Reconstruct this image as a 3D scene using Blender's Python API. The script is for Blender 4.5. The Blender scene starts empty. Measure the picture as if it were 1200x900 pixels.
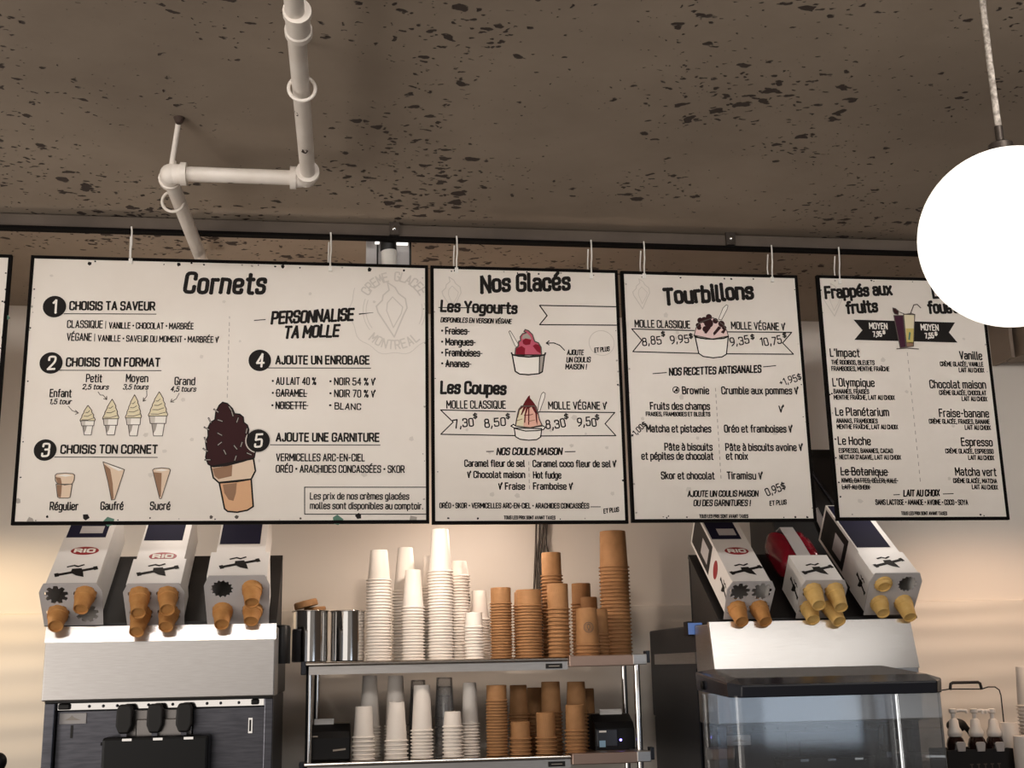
import bpy, bmesh, math, random
from mathutils import Vector, Matrix, Euler
random.seed(7)
SC = bpy.context.scene
COL = SC.collection
PI = math.pi

# ------------------------------------------------------------------ camera
EYE = 1.6
FPX, YAW, PITCH, ROLL = 1401.06, 0.143513, 0.232911, -0.021569
_f = Vector((math.sin(YAW)*math.cos(PITCH), math.cos(YAW)*math.cos(PITCH), math.sin(PITCH)))
_r = Vector((math.cos(YAW), -math.sin(YAW), 0))
_u = _r.cross(_f)
CR = _r*math.cos(ROLL) + _u*math.sin(ROLL)
CU = -_r*math.sin(ROLL) + _u*math.cos(ROLL)
CF = _f
cam_d = bpy.data.cameras.new('camera')
cam_d.sensor_width = 36.0
cam_d.lens = FPX/1200*36.0
cam_d.clip_start = 0.05
cam = bpy.data.objects.new('camera', cam_d)
COL.objects.link(cam)
cam.matrix_world = Matrix(((CR.x, CU.x, -CF.x, 0), (CR.y, CU.y, -CF.y, 0), (CR.z, CU.z, -CF.z, EYE), (0, 0, 0, 1)))
SC.camera = cam

def at(px, py, Y):                       # point of the place seen at a pixel, at distance Y from the camera's wall-parallel plane
    d = CF*FPX + CR*(px-600) + CU*(450-py)
    d = d*(Y/d.y)
    return Vector((d.x, d.y, d.z+EYE))
def atz(px, py, z):                      # same, on the horizontal plane at height z
    d = CF*FPX + CR*(px-600) + CU*(450-py)
    d = d*((z-EYE)/d.z)
    return Vector((d.x, d.y, d.z+EYE))

# ------------------------------------------------------------------ light, world, exposure
SC.view_settings.view_transform = 'Standard'
SC.view_settings.look = 'None'
SC.view_settings.exposure = 0.0
SC.view_settings.gamma = 1.0
SC.view_settings.use_curve_mapping = False
W = bpy.data.worlds.new('world'); SC.world = W
W.use_nodes = True
W.node_tree.nodes['Background'].inputs[0].default_value = (1.0, 0.90, 0.80, 1)
W.node_tree.nodes['Background'].inputs[1].default_value = 0.25

def kelvin(rgb): return rgb
def light(kind, name, loc, target, power, color, **kw):
    d = bpy.data.lights.new(name, kind)
    d.energy = power; d.color = color
    for k, v in kw.items(): setattr(d, k, v)
    o = bpy.data.objects.new(name, d); COL.objects.link(o)
    o.location = loc
    if target is not None:
        o.rotation_euler = (Vector(target)-Vector(loc)).to_track_quat('-Z', 'Y').to_euler()
    return o
light('AREA', 'board_wash_light', (0.95, 0.9, 2.58), (0.95, 2.74, 2.31), 5.8, (1.0, 0.94, 0.88), shape='RECTANGLE', size=4.2, size_y=0.22, spread=math.radians(50))
light('AREA', 'strip_reflection_light', (0.5, 0.62, 2.63), (0.5, 0.62, 0.0), 13, (1.0, 0.95, 0.90), shape='RECTANGLE', size=3.8, size_y=0.85)  # unseen source, added for white reflections in the machines' top strips
light('AREA', 'ceiling_uplight_fill', (-2.3, 0.5, 1.30), (-0.3, 1.5, 2.66), 36, (1.0, 0.93, 0.85), shape='RECTANGLE', size=1.8, size_y=1.2)  # added uplight that brightens the left ceiling, not a known window
light('AREA', 'shop_window_light', (-1.6, -2.6, 1.9), (0.3, 3.0, 2.1), 20, (1.0, 0.93, 0.86), shape='RECTANGLE', size=3.2, size_y=2.0)
light('AREA', 'street_window_light', (2.75, -2.6, 1.38), (0.9, 2.8, 1.5), 7, (0.74, 0.86, 1.0), shape='RECTANGLE', size=1.3, size_y=0.6)
light('POINT', 'wall_lamp_middle', (0.37, 3.20, 1.98), None, 2.3, (1.0, 0.81, 0.67), shadow_soft_size=0.03)
light('SPOT', 'shelf_lamp', (0.26, 2.78, 1.99), (0.26, 2.90, 1.0), 5.4, (1.0, 0.84, 0.70), shadow_soft_size=0.02, spot_size=math.radians(172), spot_blend=0.25)
light('SPOT', 'wall_lamp_left', (-1.00, 3.06, 2.02), (-1.00, 3.20, 1.0), 9, (1.0, 0.74, 0.44), shadow_soft_size=0.03, spot_size=math.radians(165), spot_blend=0.5)
light('SPOT', 'wall_lamp_right', (1.95, 2.98, 2.03), (1.95, 3.12, 1.0), 8.5, (1.0, 0.66, 0.42), shadow_soft_size=0.03, spot_size=math.radians(165), spot_blend=0.5)
light('POINT', 'machine_lamp_left', (-0.42, 2.98, 2.14), None, 1.5, (1.0, 0.90, 0.80), shadow_soft_size=0.03)
light('SPOT', 'machine_lamp_right', (1.46, 2.94, 2.12), (1.40, 2.94, 1.0), 1.8, (1.0, 0.92, 0.84), shadow_soft_size=0.03, spot_size=math.radians(150), spot_blend=0.6)

# ------------------------------------------------------------------ materials
def lin(c):
    c = c/255.0
    return c/12.92 if c <= 0.04045 else ((c+0.055)/1.055)**2.4
def rgb(r, g, b): return (lin(r), lin(g), lin(b), 1)
def mat(name, col, rough=0.6, metal=0.0, emit=None, estr=0, spec=0.5):
    m = bpy.data.materials.new(name); m.use_nodes = True
    b = m.node_tree.nodes['Principled BSDF']
    b.inputs['Base Color'].default_value = col
    b.inputs['Roughness'].default_value = rough
    b.inputs['Metallic'].default_value = metal
    b.inputs['Specular IOR Level'].default_value = spec
    if emit:
        b.inputs['Emission Color'].default_value = emit
        b.inputs['Emission Strength'].default_value = estr
    return m
def nd(m, t, **kw):
    n = m.node_tree.nodes.new(t)
    for k, v in kw.items(): setattr(n, k, v)
    return n
def lk(m, a, b): m.node_tree.links.new(a, b)
def coords(m, scale=(1, 1, 1)):
    tc = nd(m, 'ShaderNodeTexCoord'); mp = nd(m, 'ShaderNodeMapping')
    mp.inputs['Scale'].default_value = scale
    lk(m, tc.outputs['Object'], mp.inputs['Vector'])
    return mp.outputs['Vector']
def mottled(name, c1, c2, scale, rough=0.6, metal=0.0, stretch=(1, 1, 1), bump=0.0):
    m = mat(name, c1, rough, metal)
    b = m.node_tree.nodes['Principled BSDF']
    v = coords(m, stretch)
    n = nd(m, 'ShaderNodeTexNoise'); n.inputs['Scale'].default_value = scale; n.inputs['Detail'].default_value = 4
    lk(m, v, n.inputs['Vector'])
    r = nd(m, 'ShaderNodeValToRGB')
    r.color_ramp.elements[0].position = .35; r.color_ramp.elements[1].position = .65
    r.color_ramp.elements[0].color = c1; r.color_ramp.elements[1].color = c2
    lk(m, n.outputs['Fac'], r.inputs['Fac']); lk(m, r.outputs['Color'], b.inputs['Base Color'])
    if bump:
        bp = nd(m, 'ShaderNodeBump'); bp.inputs['Strength'].default_value = bump; bp.inputs['Distance'].default_value = .002
        lk(m, n.outputs['Fac'], bp.inputs['Height']); lk(m, bp.outputs['Normal'], b.inputs['Normal'])
    return m

def concrete():
    m = mat('concrete', rgb(120, 108, 96), 0.85)
    b = m.node_tree.nodes['Principled BSDF']
    v = coords(m)
    big = nd(m, 'ShaderNodeTexNoise'); big.inputs['Scale'].default_value = 1.6; big.inputs['Detail'].default_value = 6; big.inputs['Roughness'].default_value = .6
    lk(m, v, big.inputs['Vector'])
    ramp = nd(m, 'ShaderNodeValToRGB')
    ramp.color_ramp.elements[0].position = .3; ramp.color_ramp.elements[1].position = .72
    ramp.color_ramp.elements[0].color = rgb(134, 120, 106); ramp.color_ramp.elements[1].color = rgb(164, 149, 133)
    lk(m, big.outputs['Fac'], ramp.inputs['Fac'])
    # small cast pits, clustered
    v2 = coords(m, (1.0, 1.25, 1))
    wob = nd(m, 'ShaderNodeTexNoise'); wob.inputs['Scale'].default_value = 26; wob.inputs['Detail'].default_value = 3
    lk(m, v2, wob.inputs['Vector'])
    mixv = nd(m, 'ShaderNodeVectorMath', operation='MULTIPLY_ADD')
    mixv.inputs[1].default_value = (.055, .055, .055)
    lk(m, wob.outputs['Color'], mixv.inputs[0]); lk(m, v2, mixv.inputs[2])
    vor = nd(m, 'ShaderNodeTexVoronoi'); vor.inputs['Scale'].default_value = 24; vor.inputs['Randomness'].default_value = 1
    lk(m, mixv.outputs[0], vor.inputs['Vector'])
    clus = nd(m, 'ShaderNodeTexNoise'); clus.inputs['Scale'].default_value = 2.7; clus.inputs['Detail'].default_value = 3
    lk(m, v, clus.inputs['Vector'])
    # pit radius follows cluster noise and a random value per cell
    sepc = nd(m, 'ShaderNodeSeparateColor'); lk(m, vor.outputs['Color'], sepc.inputs[0])
    cl = nd(m, 'ShaderNodeMapRange'); cl.inputs[1].default_value = .36; cl.inputs[2].default_value = .66; cl.inputs[3].default_value = -.02; cl.inputs[4].default_value = .50
    lk(m, clus.outputs['Fac'], cl.inputs[0])
    mu = nd(m, 'ShaderNodeMath', operation='MULTIPLY'); lk(m, cl.outputs[0], mu.inputs[0]); lk(m, sepc.outputs[0], mu.inputs[1])
    df = nd(m, 'ShaderNodeMath', operation='SUBTRACT'); lk(m, mu.outputs[0], df.inputs[0]); lk(m, vor.outputs['Distance'], df.inputs[1])
    st = nd(m, 'ShaderNodeMapRange'); st.inputs[1].default_value = -.02; st.inputs[2].default_value = .03
    lk(m, df.outputs[0], st.inputs[0])
    # fine second generation of pits
    vor2 = nd(m, 'ShaderNodeTexVoronoi'); vor2.inputs['Scale'].default_value = 52
    lk(m, mixv.outputs[0], vor2.inputs['Vector'])
    sep2 = nd(m, 'ShaderNodeSeparateColor'); lk(m, vor2.outputs['Color'], sep2.inputs[0])
    cl2 = nd(m, 'ShaderNodeMath', operation='MULTIPLY'); cl2.inputs[1].default_value = .85
    lk(m, cl.outputs[0], cl2.inputs[0])
    mu2 = nd(m, 'ShaderNodeMath', operation='MULTIPLY'); lk(m, cl2.outputs[0], mu2.inputs[0]); lk(m, sep2.outputs[1], mu2.inputs[1])
    df2 = nd(m, 'ShaderNodeMath', operation='SUBTRACT'); lk(m, mu2.outputs[0], df2.inputs[0]); lk(m, vor2.outputs['Distance'], df2.inputs[1])
    st2 = nd(m, 'ShaderNodeMapRange'); st2.inputs[1].default_value = -.03; st2.inputs[2].default_value = .05
    lk(m, df2.outputs[0], st2.inputs[0])
    mx = nd(m, 'ShaderNodeMath', operation='MAXIMUM'); lk(m, st.outputs[0], mx.inputs[0]); lk(m, st2.outputs[0], mx.inputs[1])
    mc = nd(m, 'ShaderNodeMix', data_type='RGBA')
    lk(m, mx.outputs[0], mc.inputs[0]); lk(m, ramp.outputs['Color'], mc.inputs[6]); mc.inputs[7].default_value = rgb(62, 50, 44)
    lk(m, mc.outputs[2], b.inputs['Base Color'])
    inv = nd(m, 'ShaderNodeMath', operation='SUBTRACT'); inv.inputs[0].default_value = 1; lk(m, mx.outputs[0], inv.inputs[1])
    bp = nd(m, 'ShaderNodeBump'); bp.inputs['Strength'].default_value = .8; bp.inputs['Distance'].default_value = .008
    lk(m, inv.outputs[0], bp.inputs['Height']); lk(m, bp.outputs['Normal'], b.inputs['Normal'])
    return m
def ribbed_plaster():
    m = mat('ribbed_plaster', rgb(232, 224, 214), .55)
    b = m.node_tree.nodes['Principled BSDF']
    v = coords(m, (.35, 1, 1))
    n = nd(m, 'ShaderNodeTexNoise'); n.inputs['Scale'].default_value = 3.5; n.inputs['Detail'].default_value = 1
    lk(m, v, n.inputs['Vector'])
    wv = nd(m, 'ShaderNodeTexWave', bands_direction='Z'); wv.inputs['Scale'].default_value = 4.2; wv.inputs['Distortion'].default_value = 4.5
    wv.inputs['Detail'].default_value = 1; wv.inputs['Detail Scale'].default_value = .8
    lk(m, v, wv.inputs['Vector'])
    bp = nd(m, 'ShaderNodeBump'); bp.inputs['Strength'].default_value = .30; bp.inputs['Distance'].default_value = .012
    lk(m, wv.outputs['Fac'], bp.inputs['Height']); lk(m, bp.outputs['Normal'], b.inputs['Normal'])
    return m
def clear_plastic(name, tint, gloss=.12, rough=.05, milky=.035):
    m = bpy.data.materials.new(name); m.use_nodes = True
    nt = m.node_tree; nt.nodes.clear()
    out = nd(m, 'ShaderNodeOutputMaterial'); t = nd(m, 'ShaderNodeBsdfTransparent'); g = nd(m, 'ShaderNodeBsdfGlossy')
    d = nd(m, 'ShaderNodeBsdfDiffuse'); mixd = nd(m, 'ShaderNodeMixShader'); mixd.inputs[0].default_value = milky
    t.inputs['Color'].default_value = tint; g.inputs['Roughness'].default_value = rough
    d.inputs['Color'].default_value = (.8, .82, .85, 1)
    fr = nd(m, 'ShaderNodeLayerWeight'); fr.inputs['Blend'].default_value = .25
    mp = nd(m, 'ShaderNodeMapRange'); mp.inputs[3].default_value = gloss; mp.inputs[4].default_value = .8
    lk(m, fr.outputs['Fresnel'], mp.inputs[0])
    mx = nd(m, 'ShaderNodeMixShader')
    lk(m, t.outputs[0], mixd.inputs[1]); lk(m, d.outputs[0], mixd.inputs[2])
    lk(m, mp.outputs[0], mx.inputs[0]); lk(m, mixd.outputs[0], mx.inputs[1]); lk(m, g.outputs[0], mx.inputs[2])
    lk(m, mx.outputs[0], out.inputs['Surface'])
    return m

M = {}
M['concrete'] = concrete()
M['duct'] = mottled('shaded_duct_paint', rgb(150, 134, 120), rgb(158, 142, 128), 3, .7)  # white paint, with its shade put into a darker colour
M['blocker_dim'] = mottled('brown_blocker', rgb(112, 98, 86), rgb(120, 106, 94), 2, .8)
M['plaster'] = ribbed_plaster()
M['wall'] = mottled('wall_paint', rgb(228, 219, 209), rgb(234, 226, 217), 2.0, .6)
M['floor'] = mottled('floor_screed', rgb(120, 112, 104), rgb(140, 130, 120), 3, .5)
M['counter'] = mottled('counter_top', rgb(70, 66, 62), rgb(88, 82, 78), 12, .4)
M['dark_steel'] = mat('dark_steel', rgb(70, 62, 56), .45, .6)
M['track'] = mottled('painted_channel', rgb(86, 76, 68), rgb(98, 87, 78), 9, .85)
M['black'] = mat('black_matte', rgb(16, 13, 12), .55)
M['frame_black'] = mat('frame_black', rgb(12, 9, 8), .8, spec=.1)
M['black_gloss'] = mat('black_plastic', rgb(15, 15, 17), .4, spec=.3)
M['black_rack'] = mottled('black_rack_metal', rgb(22, 20, 20), rgb(30, 27, 27), 8, .5)
M['ink'] = mat('ink', rgb(26, 22, 20), .7, spec=.2)
M['ink_soft'] = mat('ink_soft', rgb(92, 84, 78), .7, spec=.2)
M['print_grey'] = mat('print_grey', rgb(204, 196, 187), .7, spec=.2)
M['print_midgrey'] = mat('print_midgrey', rgb(168, 160, 152), .7, spec=.2)
M['print_white'] = mat('print_white', rgb(238, 232, 224), .7, spec=.2)
M['print_cream'] = mat('print_cream', rgb(224, 212, 180), .7, spec=.2)
M['print_green'] = mat('print_green', rgb(92, 128, 112), .7, spec=.2)
M['print_choc'] = mat('print_chocolate', rgb(52, 22, 24), .7, spec=.2)
M['print_tan'] = mat('print_tan', rgb(216, 170, 132), .7, spec=.2)
M['print_tanlight'] = mat('print_tan_light', rgb(224, 200, 176), .7, spec=.2)
M['print_brown'] = mat('print_brown', rgb(150, 116, 92), .7, spec=.2)
M['print_red'] = mat('print_red', rgb(134, 20, 40), .7, spec=.2)
M['print_pink'] = mat('print_pink', rgb(196, 92, 112), .7, spec=.2)
M['print_rose'] = mat('print_rose', rgb(226, 176, 158), .7, spec=.2)
M['print_palepink'] = mat('print_pale_pink', rgb(228, 200, 196), .7, spec=.2)
M['print_darkred'] = mat('print_dark_red', rgb(96, 16, 22), .7, spec=.2)
M['print_purple'] = mat('print_purple', rgb(66, 30, 48), .7, spec=.2)
M['print_straw'] = mat('print_straw_yellow', rgb(206, 188, 112), .7, spec=.2)
M['board'] = mottled('board_face', rgb(222, 213, 203), rgb(228, 220, 211), 5, .5)
M['hook'] = mat('white_hook', rgb(232, 228, 222), .4)
M['pipe'] = mottled('white_pipe_paint', rgb(226, 216, 206), rgb(236, 228, 220), 14, .4)
M['chip'] = mat('pipe_chip', rgb(60, 44, 36), .8)
M['steel'] = mottled('stainless', rgb(188, 184, 182), rgb(196, 193, 191), 30, .34, 1.0, (1, 1, 14))
M['steel_lit'] = mottled('lit_steel', rgb(232, 229, 226), rgb(240, 238, 236), 30, .2, .85, (1, 1, 14))  # lighter copy of the stainless, the strip's bright look put into the colour
M['steel_mid'] = mat('steel_mid', rgb(128, 124, 122), .25, 1.0)
M['steel_dark'] = mottled('stainless_dark', rgb(78, 78, 84), rgb(92, 92, 98), 20, .3, 1.0, (1, 1, 10))
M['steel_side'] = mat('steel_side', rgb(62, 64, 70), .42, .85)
M['chrome'] = mat('chrome', rgb(214, 212, 210), .08, 1.0)
M['steel_polish'] = mat('polished_steel', rgb(196, 190, 184), .12, 1.0)
M['bronze'] = mat('brown_steel', rgb(176, 150, 136), .38, .9)
M['paper'] = mottled('white_paper_cup', rgb(238, 230, 222), rgb(242, 235, 228), 6, .55)
M['kraft'] = mottled('kraft_paper', rgb(152, 110, 70), rgb(164, 120, 78), 40, .75)
M['carton'] = mottled('white_carton', rgb(228, 224, 220), rgb(233, 229, 226), 6, .5)
M['carton_grey'] = mottled('grey_carton', rgb(184, 180, 180), rgb(192, 188, 188), 9, .6)
M['carton_in'] = mat('carton_inside', rgb(120, 108, 98), .8)
M['navy_panel'] = mat('navy_panel', rgb(34, 37, 46), .6, spec=.2)
M['navy'] = mat('navy_print', rgb(26, 24, 48), .8, spec=.2)
M['rio_red'] = mat('red_print', rgb(150, 34, 40), .5)
M['wafer'] = mottled('wafer', rgb(184, 126, 68), rgb(198, 144, 84), 60, .75, bump=.3)
M['wafer_pale'] = mottled('wafer_pale', rgb(218, 176, 100), rgb(228, 190, 120), 60, .75, bump=.3)
M['red_plastic'] = mat('red_plastic', rgb(132, 16, 36), .2)
M['globe'] = mat('opal_globe', rgb(255, 250, 240), .3, emit=(1.0, .95, .86, 1), estr=1.12)
M['cord'] = mottled('braided_cord', rgb(196, 186, 176), rgb(120, 112, 104), 160, .7)
M['led'] = mat('blue_led', rgb(60, 60, 255), .3, emit=(.25, .2, 1, 1), estr=6)
M['blue_label'] = mat('blue_label', rgb(92, 120, 176), .3, emit=rgb(80, 110, 170), estr=.35)
M['label_white'] = mat('label_white', rgb(226, 224, 222), .5)
M['label_pale_blue'] = mat('label_pale_blue', rgb(140, 178, 206), .5)
M['syrup'] = mat('dark_syrup', rgb(36, 18, 16), .12)
M['pump_white'] = mat('pump_white', rgb(236, 230, 224), .35)
M['clear'] = clear_plastic('clear_plastic', (.90, .93, .96, 1), .045, .06)
M['clear_cup'] = clear_plastic('clear_cup_plastic', (.94, .94, .94, 1), .08, .1, .12)
M['lid_dark'] = mat('smoked_lid', rgb(46, 48, 56), .16)
M['lamp_strip'] = mat('lamp_strip', rgb(255, 250, 240), .4, emit=(1, .95, .88, 1), estr=1.5)

# ------------------------------------------------------------------ mesh helpers
class MB:
    def __init__(s): s.v = []; s.f = []
    def add(s, vs, fs):
        o = len(s.v); s.v += [tuple(v) for v in vs]; s.f += [tuple(i+o for i in f) for f in fs]; return s
    def box(s, x0, x1, y0, y1, z0, z1):
        return s.add([(x0,y0,z0),(x1,y0,z0),(x1,y1,z0),(x0,y1,z0),(x0,y0,z1),(x1,y0,z1),(x1,y1,z1),(x0,y1,z1)],
                     [(0,3,2,1),(4,5,6,7),(0,1,5,4),(1,2,6,5),(2,3,7,6),(3,0,4,7)])
    def prism(s, poly, axis, a, b):                # poly of 2-tuples extruded along an axis
        def P(p, t): return {'x': (t,p[0],p[1]), 'y': (p[0],t,p[1]), 'z': (p[0],p[1],t)}[axis]
        n = len(poly)
        vs = [P(p, a) for p in poly]+[P(p, b) for p in poly]
        fs = [tuple(range(n))[::-1], tuple(range(n, 2*n))]+[(i,(i+1)%n,n+(i+1)%n,n+i) for i in range(n)]
        return s.add(vs, fs)
    def tube(s, pts, r, n=12, caps=True):
        pts = [Vector(p) for p in pts]; rs = r if isinstance(r, (list, tuple)) else [r]*len(pts)
        t = (pts[1]-pts[0]).normalized()
        up = Vector((0,0,1)) if abs(t.z) < .9 else Vector((1,0,0))
        a = t.cross(up).normalized(); vs = []; fs = []
        for i, p in enumerate(pts):
            if i == 0: d = pts[1]-p
            elif i == len(pts)-1: d = p-pts[i-1]
            else: d = (pts[i+1]-p).normalized()+(p-pts[i-1]).normalized()
            d.normalize(); a = (a-d*a.dot(d)).normalized(); b = d.cross(a)
            for k in range(n):
                w = 2*PI*k/n; vs.append(p+a*(rs[i]*math.cos(w))+b*(rs[i]*math.sin(w)))
        for i in range(len(pts)-1):
            for k in range(n): fs.append((i*n+k, i*n+(k+1)%n, (i+1)*n+(k+1)%n, (i+1)*n+k))
        if caps: fs += [tuple(range(n))[::-1], tuple((len(pts)-1)*n+k for k in range(n))]
        return s.add(vs, fs)
    def lathe(s, prof, c=(0,0,0), n=28, closed=False, M3=None):     # prof = [(r, z)], axis +z
        vs = []; fs = []; m = len(prof)
        for r, z in prof:
            for k in range(n):
                w = 2*PI*k/n; v = Vector((r*math.cos(w), r*math.sin(w), z))
                if M3: v = M3 @ v
                vs.append(v+Vector(c))
        for i in range(m-1 if not closed else m):
            j = (i+1) % m
            for k in range(n): fs.append((i*n+k, i*n+(k+1)%n, j*n+(k+1)%n, j*n+k))
        if not closed:
            if prof[0][0] > 1e-6: fs.append(tuple(range(n))[::-1])
            if prof[-1][0] > 1e-6: fs.append(tuple((m-1)*n+k for k in range(n)))
        return s.add(vs, fs)
    def sphere(s, c, r, n=32, m=20, sc=(1,1,1)):
        prof = [(max(1e-7, math.sin(PI*i/m)), -math.cos(PI*i/m)) for i in range(m+1)]
        return s.lathe([(a*r, b*r) for a, b in prof], c, n, M3=Matrix.Diagonal(Vector(sc)))
    def torus(s, c, R, r, M3=None, n=28, k=10):
        prof = [(R+r*math.cos(2*PI*i/k), r*math.sin(2*PI*i/k)) for i in range(k)]
        return s.lathe(prof, c, n, closed=True, M3=M3)

def obj(name, mb, m, parent=None, smooth=None, local=False, bevel=0, origin=None):
    off = Vector((0,0,0))
    if parent is not None and not local:
        off = parent.matrix_basis.translation if parent.parent is None else parent.parent.matrix_basis.translation + parent.matrix_basis.translation
    if origin is not None: off = Vector(origin)
    me = bpy.data.meshes.new(name)
    me.from_pydata([tuple(Vector(v)-off) for v in mb.v], [], mb.f)
    me.materials.append(M[m] if isinstance(m, str) else m)
    me.update()
    bm = bmesh.new(); bm.from_mesh(me)
    bmesh.ops.recalc_face_normals(bm, faces=bm.faces) if not getattr(mb, 'flat', False) else None
    bm.to_mesh(me); bm.free()
    if smooth:
        for p in me.polygons: p.use_smooth = True
        me.set_sharp_from_angle(angle=math.radians(smooth))
    o = bpy.data.objects.new(name, me); COL.objects.link(o)
    if parent is not None: o.parent = parent
    if origin is not None: o.location = origin
    if bevel:
        b = o.modifiers.new('bevel', 'BEVEL'); b.width = bevel; b.segments = 2; b.limit_method = 'ANGLE'; b.angle_limit = math.radians(40)
    return o
def tag(o, label, cat, group=None):
    o['label'] = label; o['category'] = cat
    if group: o['group'] = group
    return o
def thing(name, label, cat, loc=(0,0,0), rot=None, group=None):
    o = bpy.data.objects.new(name, None); COL.objects.link(o)
    o.location = loc
    if rot: o.rotation_euler = rot
    return tag(o, label, cat, group)
def struct(name, mb, m, **kw):
    o = obj(name, mb, m, **kw); o['kind'] = 'structure'; return o

# ------------------------------------------------------------------ setting
CEIL = EYE+1.056
WY = 3.50
PANZ = EYE+0.172
struct('floor', MB().box(-3.5, 4.5, -3.5, WY+.1, -.1, 0), 'floor')
struct('ceiling', MB().box(-3.5, 4.5, -3.5, WY+.1, CEIL, CEIL+.15), 'concrete')
struct('wall_back', MB().box(-3.5, 4.5, WY, WY+.1, 0, CEIL), 'wall')
struct('trim_1', MB().box(-3.5, 4.5, WY-.012, WY, 0, PANZ), 'plaster', bevel=.004)          # ribbed wall panelling
zb = at(300, 273, 2.745).z
struct('trim_2', MB().box(-3.5, 4.5, 2.745, 2.766, zb, CEIL-.004), 'track', bevel=.002)
struct('trim_3', MB().box(-3.5, 4.5, 2.738, 2.762, zb-.007, zb), 'frame_black')
a = at(1163, 429, WY)
struct('trim_4', MB().box(a.x, a.x+.012, 3.385, WY, a.z, CEIL).box(a.x+.012, a.x+.022, 3.41, WY, a.z+.03, CEIL), 'duct')
struct('trim_5', MB().box(a.x+.026, a.x+.40, 3.30, 3.46, a.z+.004, CEIL), 'duct')
struct('light_blocker_right', MB().box(3.35, 3.45, -3.5, WY, 0, CEIL), 'blocker_dim')  # unseen dark slab, added to hold back world light from the right
struct('trim_6', MB().box(-1.5, 2.6, 1.95, 2.775, 0, 1.05), 'counter', bevel=.01)             # serving counter, below the picture

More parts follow.
